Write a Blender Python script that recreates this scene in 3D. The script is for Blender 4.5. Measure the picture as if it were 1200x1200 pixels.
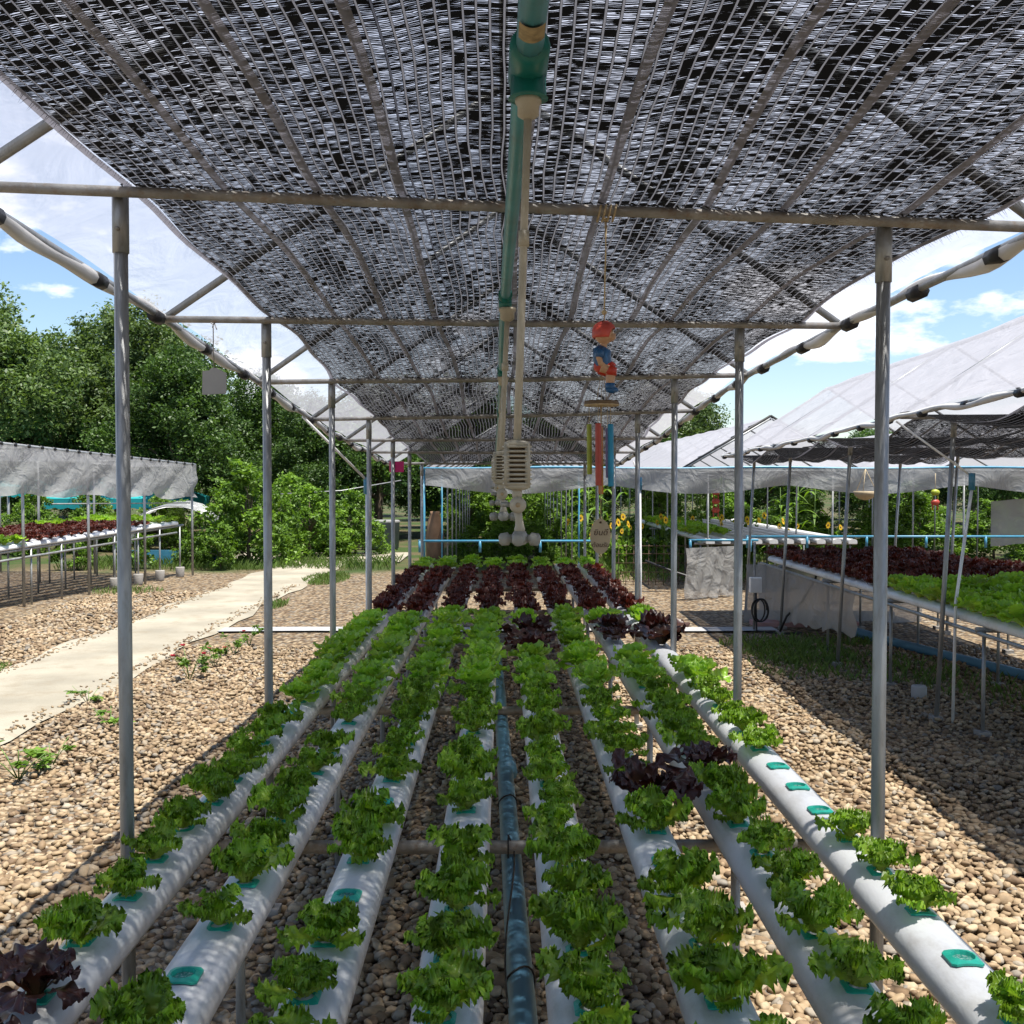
import bpy, math, random
import numpy as np
from mathutils import Vector, Matrix, Euler

R = math.radians
rng = np.random.default_rng(7)
random.seed(7)
scene = bpy.context.scene
for o in list(bpy.data.objects):
    bpy.data.objects.remove(o)
COL = scene.collection

# ------------------------------------------------------------------ camera
CAM_H = 1.61
PITCH, YAW = R(1.74), R(0.46)          # looking slightly down and slightly to the right
cam_d = bpy.data.cameras.new('camera')
cam_d.sensor_width = 36.0
cam_d.lens = 36.0 * 1248 / 1200
cam_d.clip_start = 0.05
cam_d.clip_end = 2000
cam = bpy.data.objects.new('camera', cam_d)
COL.objects.link(cam)
cam.location = (0, 0, CAM_H)
cam.rotation_euler = Euler((R(90) - PITCH, 0, -YAW), 'XYZ')
scene.camera = cam
CAM_ROT = cam.rotation_euler.to_matrix()

# ------------------------------------------------------------------ sky and sun
SUN = Vector((0.24, -0.16, 1.0)).normalized()
EL = math.asin(SUN.z)
AZ = math.atan2(SUN.x, SUN.y)
world = bpy.data.worlds.new('World')
scene.world = world
world.use_nodes = True
wt = world.node_tree
wt.nodes.clear()
def wn(t, **k):
    n = wt.nodes.new(t)
    for a, b in k.items():
        setattr(n, a, b)
    return n
sky = wn('ShaderNodeTexSky', sky_type='NISHITA', sun_disc=False, sun_elevation=EL, sun_rotation=AZ,
         air_density=1.0, dust_density=0.3, ozone_density=3.0)
tc = wn('ShaderNodeTexCoord')
mp = wn('ShaderNodeMapping')
mp.inputs['Scale'].default_value = (1.0, 1.0, 2.4)
mp.inputs['Location'].default_value = (-1.5722, 0.2654, -0.7803)
cn = wn('ShaderNodeTexNoise')
cn.inputs['Scale'].default_value = 4.6
cn.inputs['Detail'].default_value = 8
cn.inputs['Roughness'].default_value = 0.56
cr = wn('ShaderNodeValToRGB')
cr.color_ramp.elements[0].position = 0.56
cr.color_ramp.elements[1].position = 0.62
sx = wn('ShaderNodeSeparateXYZ')
ce = wn('ShaderNodeMapRange')          # cumulus sit low, thinning towards the zenith
ce.inputs['From Min'].default_value = 0.16
ce.inputs['From Max'].default_value = 0.5
ce.inputs['To Min'].default_value = 1.0
ce.inputs['To Max'].default_value = 0.03
cm = wn('ShaderNodeMath', operation='MULTIPLY')
mx = wn('ShaderNodeMix', data_type='RGBA')
mx.inputs['B'].default_value = (8.2, 8.4, 8.8, 1)
bg = wn('ShaderNodeBackground')
bg.inputs['Strength'].default_value = 0.075
wo = wn('ShaderNodeOutputWorld')
L = wt.links.new
L(tc.outputs['Generated'], mp.inputs['Vector']); L(mp.outputs['Vector'], cn.inputs['Vector'])
L(cn.outputs['Fac'], cr.inputs['Fac']); L(tc.outputs['Generated'], sx.inputs['Vector'])
L(sx.outputs['Z'], ce.inputs['Value']); L(cr.outputs['Color'], cm.inputs[0]); L(ce.outputs['Result'], cm.inputs[1])
L(cm.outputs['Value'], mx.inputs['Factor']); L(sky.outputs['Color'], mx.inputs['A'])
L(mx.outputs['Result'], bg.inputs['Color']); L(bg.outputs['Background'], wo.inputs['Surface'])

sun_d = bpy.data.lights.new('sun', 'SUN')
sun_d.energy = 4.6
sun_d.angle = R(0.53)
sun_d.color = (1.0, 0.95, 0.87)
sun = bpy.data.objects.new('sun', sun_d)
COL.objects.link(sun)
sun.location = (6, -4, 20)
sun.rotation_euler = (-SUN).to_track_quat('-Z', 'Y').to_euler()

vs = scene.view_settings
vs.view_transform = 'Standard'
vs.look = 'None'
vs.gamma = 1.0
vs.use_curve_mapping = False
vs.exposure = 1.25
cy = scene.cycles
cy.use_denoising = True
cy.max_bounces = 8
cy.transparent_max_bounces = 24
cy.transmission_bounces = 6
cy.diffuse_bounces = 4
cy.caustics_reflective = False
cy.caustics_refractive = False
cy.sample_clamp_indirect = 6.0

# ------------------------------------------------------------------ helpers
F = 1248.0
def ray(px, py):
    d = CAM_ROT @ Vector(((px - 600) / F, -(py - 600) / F, -1.0))
    return d
def atY(px, py, Y):
    d = ray(px, py)
    t = Y / d.y
    return Vector((d.x * t, Y, CAM_H + d.z * t))
def atZ(px, py, Z=0.0):
    d = ray(px, py)
    t = (Z - CAM_H) / d.z
    return Vector((d.x * t, d.y * t, Z))

ORG = {}
def link(o, parent=None):
    COL.objects.link(o)
    if parent is not None:
        o.parent = parent
    return o
def tag(o, label=None, cat=None, group=None, kind=None):
    if label: o['label'] = label
    if cat: o['category'] = cat
    if group: o['group'] = group
    if kind: o['kind'] = kind
    return o
def thing(name, label, cat, loc=(0, 0, 0), group=None):
    o = bpy.data.objects.new(name, None)
    o.empty_display_size = 0.1
    link(o)
    o.location = loc
    ORG[o.name] = Vector(loc)
    return tag(o, label, cat, group)
def origin(o):
    if o is None: return Vector((0, 0, 0))
    while o.parent is not None: o = o.parent
    return ORG.get(o.name, Vector((0, 0, 0)))

class MB:
    """collects shapes into one mesh"""
    def __init__(s):
        s.v = []; s.f = []; s.n = 0; s.tone = []
    def add(s, v, f, tone=None):
        v = np.asarray(v, float).reshape(-1, 3)
        s.v.append(v)
        s.f.extend([[i + s.n for i in q] for q in f])
        s.tone.append(np.full(len(v), 0.5) if tone is None else np.asarray(tone, float))
        s.n += len(v)
        return s
    def box(s, x0, x1, y0, y1, z0, z1):
        v = [(x, y, z) for z in (z0, z1) for y in (y0, y1) for x in (x0, x1)]
        f = [(0, 2, 3, 1), (4, 5, 7, 6), (0, 1, 5, 4), (2, 6, 7, 3), (0, 4, 6, 2), (1, 3, 7, 5)]
        return s.add(v, f)
    def tube(s, pts, r, n=8, caps=True):
        pts = [Vector(p) for p in pts]
        m = len(pts)
        rr = [r] * m if np.isscalar(r) else list(r)
        up = None; V = []
        for i, p in enumerate(pts):
            d = (pts[min(i + 1, m - 1)] - pts[max(i - 1, 0)])
            d = d.normalized() if d.length > 1e-9 else Vector((0, 0, 1))
            if up is None:
                up = d.cross(Vector((0, 0, 1)) if abs(d.z) < .9 else Vector((1, 0, 0))).normalized()
            up = (up - d * up.dot(d)).normalized()
            w = d.cross(up)
            for k in range(n):
                a = 2 * math.pi * k / n
                V.append(p + (up * math.cos(a) + w * math.sin(a)) * rr[i])
        f = [(i * n + k, i * n + (k + 1) % n, (i + 1) * n + (k + 1) % n, (i + 1) * n + k) for i in range(m - 1) for k in range(n)]
        if caps:
            f.append(tuple(range(n))[::-1]); f.append(tuple((m - 1) * n + k for k in range(n)))
        return s.add([tuple(q) for q in V], f)
    def revolve(s, prof, c=(0, 0, 0), n=16, sq=2.0, sx=1.0, sy=1.0, axis='z'):
        V = []; m = len(prof)
        for (r, z) in prof:
            for k in range(n):
                a = 2 * math.pi * k / n
                ca, sa = math.cos(a), math.sin(a)
                x = math.copysign(abs(ca) ** (2 / sq), ca) * r * sx; y = math.copysign(abs(sa) ** (2 / sq), sa) * r * sy
                if axis == 'z': V.append((c[0] + x, c[1] + y, c[2] + z))
                elif axis == 'y': V.append((c[0] + x, c[1] + z, c[2] + y))
                else: V.append((c[0] + z, c[1] + x, c[2] + y))
        f = [(i * n + k, i * n + (k + 1) % n, (i + 1) * n + (k + 1) % n, (i + 1) * n + k) for i in range(m - 1) for k in range(n)]
        f.append(tuple(range(n))[::-1]); f.append(tuple((m - 1) * n + k for k in range(n)))
        return s.add(V, f)
    def ball(s, c, rx, ry=None, rz=None, n=14, m=9, rot=None):
        ry = rx if ry is None else ry; rz = rx if rz is None else rz
        V = []
        for i in range(m):
            t = math.pi * (i + 0.5) / m - math.pi / 2
            for k in range(n):
                a = 2 * math.pi * k / n
                p = Vector((rx * math.cos(t) * math.cos(a), ry * math.cos(t) * math.sin(a), rz * math.sin(t)))
                if rot is not None: p = rot @ p
                V.append((c[0] + p.x, c[1] + p.y, c[2] + p.z))
        f = [(i * n + k, i * n + (k + 1) % n, (i + 1) * n + (k + 1) % n, (i + 1) * n + k) for i in range(m - 1) for k in range(n)]
        f.append(tuple(range(n))[::-1]); f.append(tuple((m - 1) * n + k for k in range(n)))
        return s.add(V, f)
    def grid(s, P):
        """P: array (ny, nx, 3)"""
        P = np.asarray(P, float); ny, nx = P.shape[:2]
        f = [(j * nx + i, j * nx + i + 1, (j + 1) * nx + i + 1, (j + 1) * nx + i) for j in range(ny - 1) for i in range(nx - 1)]
        return s.add(P.reshape(-1, 3), f)
    def mesh(s, name, mat=None, smooth=True, off=None, tone=False):
        v = np.concatenate(s.v) if s.v else np.zeros((0, 3))
        if off is not None: v = v - np.array(off)
        return raw_mesh(name, v, s.f, mat, smooth, np.concatenate(s.tone) if tone else None)
    def build(s, name, mat, parent=None, smooth=True, tone=False):
        me = s.mesh(name, mat, smooth, origin(parent), tone)
        return link(bpy.data.objects.new(name, me), parent)

def raw_mesh(name, v, f, mat=None, smooth=True, tone=None):
    me = bpy.data.meshes.new(name)
    me.from_pydata([tuple(p) for p in v] if not isinstance(v, np.ndarray) else v.tolist(), [], f)
    if smooth: me.polygons.foreach_set('use_smooth', [True] * len(me.polygons))
    if tone is not None:
        a = me.attributes.new('tone', 'FLOAT', 'POINT')
        a.data.foreach_set('value', np.asarray(tone, dtype=np.float32))
    if mat is not None: me.materials.append(mat)
    me.update()
    return me

def fast_mesh(name, V, Fq, mat, tone=None, smooth=False):
    """V (n,3), Fq (m,k) arrays with constant k"""
    me = bpy.data.meshes.new(name)
    m, k = Fq.shape
    me.vertices.add(len(V)); me.vertices.foreach_set('co', np.asarray(V, np.float32).ravel())
    me.loops.add(m * k); me.loops.foreach_set('vertex_index', np.asarray(Fq, np.int32).ravel())
    me.polygons.add(m); me.polygons.foreach_set('loop_start', np.arange(0, m * k, k, dtype=np.int32))
    me.polygons.foreach_set('loop_total', np.full(m, k, dtype=np.int32))
    if smooth: me.polygons.foreach_set('use_smooth', np.ones(m, dtype=bool))
    if tone is not None:
        a = me.attributes.new('tone', 'FLOAT', 'POINT')
        a.data.foreach_set('value', np.asarray(tone, dtype=np.float32))
    me.materials.append(mat)
    me.update(calc_edges=True)
    return me

def copy_obj(src, parent=None):
    c = src.copy(); COL.objects.link(c); c.parent = parent
    return c

ORD = ['first', 'second', 'third', 'fourth', 'fifth', 'sixth', 'seventh', 'eighth', 'ninth', 'tenth', 'eleventh', 'twelfth',
       'thirteenth', 'fourteenth', 'fifteenth', 'sixteenth', 'seventeenth', 'eighteenth', 'nineteenth', 'twentieth']
def ordinal(i):
    if i < 20: return ORD[i]
    tens = ['twenty', 'thirty', 'forty', 'fifty', 'sixty']
    t, u = divmod(i + 1, 10)
    w = tens[t - 2]
    return (w[:-1] + 'ieth') if u == 0 else w + '-' + ORD[u - 1]

# ------------------------------------------------------------------ materials
def nodes(name):
    m = bpy.data.materials.new(name); m.use_nodes = True
    t = m.node_tree; t.nodes.clear()
    return m, t, t.nodes.new, t.links.new
def rgba(c): return (c[0], c[1], c[2], 1)
def mat(name, col, rough=.6, metal=0.0, var=.18, scale=9, bump=0.0, bscale=60, spec=.4, stretch=(1, 1, 1), dirt=None, dirt_amt=.5, trans=0.0):
    m, t, N, K = nodes(name)
    tcx = N('ShaderNodeTexCoord'); mpx = N('ShaderNodeMapping'); mpx.inputs['Scale'].default_value = stretch
    K(tcx.outputs['Object'], mpx.inputs['Vector'])
    nz = N('ShaderNodeTexNoise'); nz.inputs['Scale'].default_value = scale; nz.inputs['Detail'].default_value = 5
    K(mpx.outputs['Vector'], nz.inputs['Vector'])
    rp = N('ShaderNodeValToRGB')
    rp.color_ramp.elements[0].position = .3; rp.color_ramp.elements[1].position = .7
    rp.color_ramp.elements[0].color = rgba([c * (1 - var) for c in col])
    rp.color_ramp.elements[1].color = rgba([min(1, c * (1 + var)) for c in col])
    K(nz.outputs['Fac'], rp.inputs['Fac'])
    b = N('ShaderNodeBsdfPrincipled')
    b.inputs['Roughness'].default_value = rough; b.inputs['Metallic'].default_value = metal
    b.inputs['Specular IOR Level'].default_value = spec
    out = rp.outputs['Color']
    if dirt is not None:
        n2 = N('ShaderNodeTexNoise'); n2.inputs['Scale'].default_value = scale * 2.7; n2.inputs['Detail'].default_value = 7
        n2.inputs['Roughness'].default_value = .7
        K(mpx.outputs['Vector'], n2.inputs['Vector'])
        r2 = N('ShaderNodeMapRange'); r2.inputs['From Min'].default_value = .5; r2.inputs['From Max'].default_value = .72
        r2.inputs['To Max'].default_value = dirt_amt
        K(n2.outputs['Fac'], r2.inputs['Value'])
        mm = N('ShaderNodeMix'); mm.data_type = 'RGBA'; mm.inputs['B'].default_value = rgba(dirt)
        K(r2.outputs['Result'], mm.inputs['Factor']); K(out, mm.inputs['A']); out = mm.outputs['Result']
    K(out, b.inputs['Base Color'])
    if bump:
        n3 = N('ShaderNodeTexNoise'); n3.inputs['Scale'].default_value = bscale; n3.inputs['Detail'].default_value = 4
        K(mpx.outputs['Vector'], n3.inputs['Vector'])
        bp = N('ShaderNodeBump'); bp.inputs['Strength'].default_value = bump; bp.inputs['Distance'].default_value = .01
        K(n3.outputs['Fac'], bp.inputs['Height']); K(bp.outputs['Normal'], b.inputs['Normal'])
    o = N('ShaderNodeOutputMaterial')
    sh = b.outputs['BSDF']
    if trans:
        tr = N('ShaderNodeBsdfTranslucent'); K(out, tr.inputs['Color'])
        ms = N('ShaderNodeMixShader'); ms.inputs['Fac'].default_value = trans
        K(sh, ms.inputs[1]); K(tr.outputs['BSDF'], ms.inputs[2]); sh = ms.outputs['Shader']
    K(sh, o.inputs['Surface'])
    return m

def leaf_mat(name, c0, c1, rough=.45, trans=.35, rand=.35, spec=.35, tcol=None):
    """c0 at tone 0 (leaf base), c1 at tone 1"""
    m, t, N, K = nodes(name)
    at = N('ShaderNodeAttribute'); at.attribute_name = 'tone'
    rp = N('ShaderNodeValToRGB')
    rp.color_ramp.elements[0].color = rgba(c0); rp.color_ramp.elements[1].color = rgba(c1)
    K(at.outputs['Fac'], rp.inputs['Fac'])
    oi = N('ShaderNodeObjectInfo')
    mr = N('ShaderNodeMapRange'); mr.inputs['To Min'].default_value = 1 - rand; mr.inputs['To Max'].default_value = 1 + rand
    K(oi.outputs['Random'], mr.inputs['Value'])
    vm = N('ShaderNodeVectorMath'); vm.operation = 'SCALE'
    K(rp.outputs['Color'], vm.inputs[0]); K(mr.outputs['Result'], vm.inputs['Scale'])
    b = N('ShaderNodeBsdfPrincipled'); b.inputs['Roughness'].default_value = rough
    b.inputs['Specular IOR Level'].default_value = spec
    K(vm.outputs['Vector'], b.inputs['Base Color'])
    tr = N('ShaderNodeBsdfTranslucent')
    v2 = N('ShaderNodeVectorMath'); v2.operation = 'MULTIPLY'
    v2.inputs[1].default_value = tcol or (1.25, 1.3, .55)
    K(vm.outputs['Vector'], v2.inputs[0]); K(v2.outputs['Vector'], tr.inputs['Color'])
    ms = N('ShaderNodeMixShader'); ms.inputs['Fac'].default_value = trans
    K(b.outputs['BSDF'], ms.inputs[1]); K(tr.outputs['BSDF'], ms.inputs[2])
    o = N('ShaderNodeOutputMaterial'); K(ms.outputs['Shader'], o.inputs['Surface'])
    return m

def film_mat(name, clear=.5, transl=.6, col=(.86, .86, .89), grime=.12, wrinkle=.35):
    """milky greenhouse film: some light straight through, most of it scattered"""
    m, t, N, K = nodes(name)
    tcx = N('ShaderNodeTexCoord')
    nz = N('ShaderNodeTexNoise'); nz.inputs['Scale'].default_value = 1.7; nz.inputs['Detail'].default_value = 6
    K(tcx.outputs['Object'], nz.inputs['Vector'])
    rp = N('ShaderNodeValToRGB')
    rp.color_ramp.elements[0].color = rgba([c * (1 - grime) for c in col]); rp.color_ramp.elements[1].color = rgba(col)
    K(nz.outputs['Fac'], rp.inputs['Fac'])
    d = N('ShaderNodeBsdfDiffuse'); tr = N('ShaderNodeBsdfTranslucent'); tp = N('ShaderNodeBsdfTransparent')
    tp.inputs['Color'].default_value = (.97, .97, 1.0, 1)
    K(rp.outputs['Color'], d.inputs['Color']); K(rp.outputs['Color'], tr.inputs['Color'])
    bn = N('ShaderNodeTexNoise'); bn.inputs['Scale'].default_value = 3.2; bn.inputs['Detail'].default_value = 6; bn.inputs['Distortion'].default_value = 1.2
    K(tcx.outputs['Object'], bn.inputs['Vector'])
    bp = N('ShaderNodeBump'); bp.inputs['Strength'].default_value = wrinkle; bp.inputs['Distance'].default_value = .08
    K(bn.outputs['Fac'], bp.inputs['Height']); K(bp.outputs['Normal'], d.inputs['Normal']); K(bp.outputs['Normal'], tr.inputs['Normal'])
    a = N('ShaderNodeMixShader'); a.inputs['Fac'].default_value = transl
    K(d.outputs['BSDF'], a.inputs[1]); K(tr.outputs['BSDF'], a.inputs[2])
    g = N('ShaderNodeBsdfGlossy'); g.inputs['Roughness'].default_value = .35
    a2 = N('ShaderNodeMixShader'); a2.inputs['Fac'].default_value = .05; K(a.outputs['Shader'], a2.inputs[1]); K(g.outputs['BSDF'], a2.inputs[2])
    z = N('ShaderNodeMixShader'); z.inputs['Fac'].default_value = clear
    K(a2.outputs['Shader'], z.inputs[1]); K(tp.outputs['BSDF'], z.inputs[2])
    o = N('ShaderNodeOutputMaterial'); K(z.outputs['Shader'], o.inputs['Surface'])
    return m

def net_mat(name, openness=0.0):
    """knitted black shade net: chain stitches lengthwise, slanted tape picks across, real see-through gaps"""
    m, t, N, K = nodes(name)
    tcx = N('ShaderNodeTexCoord')
    se = N('ShaderNodeSeparateXYZ'); K(tcx.outputs['Object'], se.inputs['Vector'])
    def M(op, a, b=None, c=None):
        n = N('ShaderNodeMath'); n.operation = op
        for i, q in enumerate((a, b, c)):
            if q is None: continue
            if isinstance(q, (int, float)): n.inputs[i].default_value = q
            else: K(q, n.inputs[i])
        return n.outputs[0]
    X, Y = se.outputs['X'], se.outputs['Y']
    # low wander of the chains so that they are not ruled lines
    wv = N('ShaderNodeCombineXYZ'); K(M('MULTIPLY', X, 2.5), wv.inputs['X']); K(M('MULTIPLY', Y, 1.4), wv.inputs['Y'])
    wnz = N('ShaderNodeTexNoise'); wnz.inputs['Scale'].default_value = 1; wnz.inputs['Detail'].default_value = 2
    K(wv.outputs[0], wnz.inputs['Vector'])
    xw = M('ADD', X, M('MULTIPLY', M('SUBTRACT', wnz.outputs['Fac'], .5), .05))
    cu = M('DIVIDE', xw, .0215)
    col = M('FRACT', cu)
    idx = M('FLOOR', cu)
    wn1 = N('ShaderNodeTexWhiteNoise'); wn1.noise_dimensions = '1D'; K(idx, wn1.inputs['W'])
    rnd = wn1.outputs['Value']
    # picks: ragged fine stripes across each column, slanted
    slant = M('MULTIPLY', col, .0050)
    yy = M('ADD', M('ADD', Y, slant), M('MULTIPLY', rnd, 3.7))
    pv = N('ShaderNodeCombineXYZ'); K(M('ADD', M('MULTIPLY', idx, 7.31), M('MULTIPLY', col, .75)), pv.inputs['X']); K(M('MULTIPLY', yy, 120.0), pv.inputs['Y'])
    pn = N('ShaderNodeTexNoise'); pn.noise_dimensions = '2D'; pn.inputs['Scale'].default_value = 1; pn.inputs['Detail'].default_value = 1.5
    K(pv.outputs[0], pn.inputs['Vector'])
    # closed patches
    qv = N('ShaderNodeCombineXYZ'); K(M('ADD', M('MULTIPLY', idx, 3.17), M('MULTIPLY', col, .35)), qv.inputs['X']); K(M('MULTIPLY', yy, 62.0), qv.inputs['Y'])
    qn = N('ShaderNodeTexNoise'); qn.noise_dimensions = '2D'; qn.inputs['Scale'].default_value = 1; qn.inputs['Detail'].default_value = 1
    K(qv.outputs[0], qn.inputs['Vector'])
    # broad lengthwise bunching
    bv = N('ShaderNodeCombineXYZ'); K(M('MULTIPLY', X, 7.0), bv.inputs['X']); K(M('MULTIPLY', Y, 1.1), bv.inputs['Y'])
    bn = N('ShaderNodeTexNoise'); bn.inputs['Scale'].default_value = 1; bn.inputs['Detail'].default_value = 3
    K(bv.outputs[0], bn.inputs['Vector'])
    st = M('FRACT', M('ADD', M('MULTIPLY', yy, 158.0), M('MULTIPLY', pn.outputs['Fac'], 1.3)))
    duty = M('ADD', .135 + openness, M('ADD', M('MULTIPLY', M('SUBTRACT', qn.outputs['Fac'], .5), 1.35), M('MULTIPLY', M('SUBTRACT', bn.outputs['Fac'], .5), .9)))
    gap = M('LESS_THAN', st, M('MINIMUM', duty, .40))
    edge = M('MULTIPLY', M('GREATER_THAN', col, .17), M('LESS_THAN', col, .95))
    gap = M('MULTIPLY', gap, edge)
    b = N('ShaderNodeBsdfPrincipled'); b.inputs['Roughness'].default_value = .75; b.inputs['Specular IOR Level'].default_value = .15
    mixc = N('ShaderNodeMix'); mixc.data_type = 'RGBA'
    mixc.inputs['A'].default_value = (.003, .003, .003, 1); mixc.inputs['B'].default_value = (.15, .15, .16, 1)
    K(M('LESS_THAN', col, .15), mixc.inputs['Factor'])
    K(mixc.outputs['Result'], b.inputs['Base Color'])
    tr = N('ShaderNodeBsdfTranslucent'); K(mixc.outputs['Result'], tr.inputs['Color'])
    ms0 = N('ShaderNodeMixShader'); ms0.inputs['Fac'].default_value = .6
    K(b.outputs['BSDF'], ms0.inputs[1]); K(tr.outputs['BSDF'], ms0.inputs[2])
    tp = N('ShaderNodeBsdfTransparent')
    ms = N('ShaderNodeMixShader'); K(gap, ms.inputs['Fac']); K(ms0.outputs['Shader'], ms.inputs[1]); K(tp.outputs['BSDF'], ms.inputs[2])
    o = N('ShaderNodeOutputMaterial'); K(ms.outputs['Shader'], o.inputs['Surface'])
    return m

def pebble_ramp(N, K, src):
    rp = N('ShaderNodeValToRGB')
    e = rp.color_ramp.elements
    stops = [(0, (.060, .040, .027)), (.16, (.14, .092, .054)), (.38, (.215, .150, .087)), (.60, (.30, .222, .134)), (.78, (.345, .272, .18)), (.90, (.17, .152, .128)), (1, (.37, .315, .235))]
    e[0].position, e[0].color = stops[0][0], rgba(stops[0][1])
    e[1].position, e[1].color = stops[-1][0], rgba(stops[-1][1])
    for p, c in stops[1:-1]:
        q = e.new(p); q.color = rgba(c)
    K(src, rp.inputs['Fac'])
    return rp.outputs['Color']

def stone_mat():
    m, t, N, K = nodes('river_stone')
    at = N('ShaderNodeAttribute'); at.attribute_name = 'tone'
    c = pebble_ramp(N, K, at.outputs['Fac'])
    tcx = N('ShaderNodeTexCoord')
    geo = N('ShaderNodeNewGeometry')
    nz = N('ShaderNodeTexNoise'); nz.inputs['Scale'].default_value = 55; nz.inputs['Detail'].default_value = 5
    K(geo.outputs['Position'], nz.inputs['Vector'])
    mr = N('ShaderNodeMapRange'); mr.inputs['To Min'].default_value = .62; mr.inputs['To Max'].default_value = 1.35
    K(nz.outputs['Fac'], mr.inputs['Value'])
    n0 = N('ShaderNodeTexNoise'); n0.inputs['Scale'].default_value = 1.3; n0.inputs['Detail'].default_value = 5
    K(geo.outputs['Position'], n0.inputs['Vector'])
    m0 = N('ShaderNodeMapRange'); m0.inputs['From Min'].default_value = .3; m0.inputs['From Max'].default_value = .7
    m0.inputs['To Min'].default_value = .78; m0.inputs['To Max'].default_value = 1.18; K(n0.outputs['Fac'], m0.inputs['Value'])
    mm0 = N('ShaderNodeMath'); mm0.operation = 'MULTIPLY'; K(mr.outputs['Result'], mm0.inputs[0]); K(m0.outputs['Result'], mm0.inputs[1])
    vm = N('ShaderNodeVectorMath'); vm.operation = 'SCALE'; K(c, vm.inputs[0]); K(mm0.outputs[0], vm.inputs['Scale'])
    b = N('ShaderNodeBsdfPrincipled'); b.inputs['Roughness'].default_value = .72; b.inputs['Specular IOR Level'].default_value = .3
    K(vm.outputs['Vector'], b.inputs['Base Color'])
    bp = N('ShaderNodeBump'); bp.inputs['Strength'].default_value = .35; bp.inputs['Distance'].default_value = .006
    K(nz.outputs['Fac'], bp.inputs['Height']); K(bp.outputs['Normal'], b.inputs['Normal'])
    o = N('ShaderNodeOutputMaterial'); K(b.outputs['BSDF'], o.inputs['Surface'])
    return m

def ground_mat():
    """gravel yard, turning into dry earth and grass beyond it"""
    m, t, N, K = nodes('yard_ground')
    geo = N('ShaderNodeNewGeometry')
    P = geo.outputs['Position']
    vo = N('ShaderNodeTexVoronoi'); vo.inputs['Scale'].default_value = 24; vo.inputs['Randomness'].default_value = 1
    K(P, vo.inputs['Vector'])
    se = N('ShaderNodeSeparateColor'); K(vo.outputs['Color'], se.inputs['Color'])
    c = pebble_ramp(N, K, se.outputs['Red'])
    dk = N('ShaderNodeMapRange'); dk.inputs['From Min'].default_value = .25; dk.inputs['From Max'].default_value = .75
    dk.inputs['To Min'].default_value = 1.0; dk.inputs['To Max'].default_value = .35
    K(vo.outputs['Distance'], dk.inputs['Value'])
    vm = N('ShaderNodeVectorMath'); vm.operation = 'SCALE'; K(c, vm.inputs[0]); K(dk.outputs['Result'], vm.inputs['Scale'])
    n1 = N('ShaderNodeTexNoise'); n1.inputs['Scale'].default_value = .55; n1.inputs['Detail'].default_value = 6; K(P, n1.inputs['Vector'])
    er = N('ShaderNodeValToRGB')
    er.color_ramp.elements[0].position = .42; er.color_ramp.elements[1].position = .58
    er.color_ramp.elements[0].color = (.085, .07, .035, 1); er.color_ramp.elements[1].color = (.035, .06, .014, 1)
    K(n1.outputs['Fac'], er.inputs['Fac'])
    n2 = N('ShaderNodeTexNoise'); n2.inputs['Scale'].default_value = 60; n2.inputs['Detail'].default_value = 4; K(P, n2.inputs['Vector'])
    m2 = N('ShaderNodeMapRange'); m2.inputs['To Min'].default_value = .5; m2.inputs['To Max'].default_value = 1.5; K(n2.outputs['Fac'], m2.inputs['Value'])
    v2 = N('ShaderNodeVectorMath'); v2.operation = 'SCALE'; K(er.outputs['Color'], v2.inputs[0]); K(m2.outputs['Result'], v2.inputs['Scale'])
    sp = N('ShaderNodeSeparateXYZ'); K(P, sp.inputs['Vector'])
    wob = N('ShaderNodeMath'); wob.operation = 'MULTIPLY_ADD'; K(n1.outputs['Fac'], wob.inputs[0]); wob.inputs[1].default_value = 3.0; K(sp.outputs['Y'], wob.inputs[2])
    fy = N('ShaderNodeMapRange'); fy.inputs['From Min'].default_value = 19.6; fy.inputs['From Max'].default_value = 20.6; K(wob.outputs[0], fy.inputs['Value'])
    mm = N('ShaderNodeMix'); mm.data_type = 'RGBA'
    K(fy.outputs['Result'], mm.inputs['Factor']); K(vm.outputs['Vector'], mm.inputs['A']); K(v2.outputs['Vector'], mm.inputs['B'])
    b = N('ShaderNodeBsdfPrincipled'); b.inputs['Roughness'].default_value = .85; b.inputs['Specular IOR Level'].default_value = .2
    K(mm.outputs['Result'], b.inputs['Base Color'])
    bp = N('ShaderNodeBump'); bp.invert = True; bp.inputs['Strength'].default_value = 1.0; bp.inputs['Distance'].default_value = .02
    K(vo.outputs['Distance'], bp.inputs['Height']); K(bp.outputs['Normal'], b.inputs['Normal'])
    o = N('ShaderNodeOutputMaterial'); K(b.outputs['BSDF'], o.inputs['Surface'])
    return m

M = {}
M['galv'] = mat('galvanised_steel', (.30, .31, .31), .48, .55, .22, 22, .15, 160, .5, (1, 1, .25), (.16, .14, .11), .55)
M['galv_dull'] = mat('weathered_steel', (.27, .265, .25), .62, .3, .3, 18, .2, 120, .4, (1, 1, 1), (.20, .12, .06), .6)
M['rust'] = mat('rusty_wire', (.10, .06, .04), .8, .2, .3, 20)
M['gully'] = mat('gully_plastic', (.68, .69, .685), .38, 0, .07, 5, .08, 90, .45, (1, .6, 1), (.42, .40, .35), .55)
M['gully_end'] = mat('gully_cap_plastic', (.6, .6, .59), .5, 0, .1)
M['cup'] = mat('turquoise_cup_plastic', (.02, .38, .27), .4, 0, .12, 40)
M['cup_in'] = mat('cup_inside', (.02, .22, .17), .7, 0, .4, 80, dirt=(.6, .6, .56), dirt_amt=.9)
M['film'] = film_mat('milky_film', .42, .88, (.44, .435, .46), .05)
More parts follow.
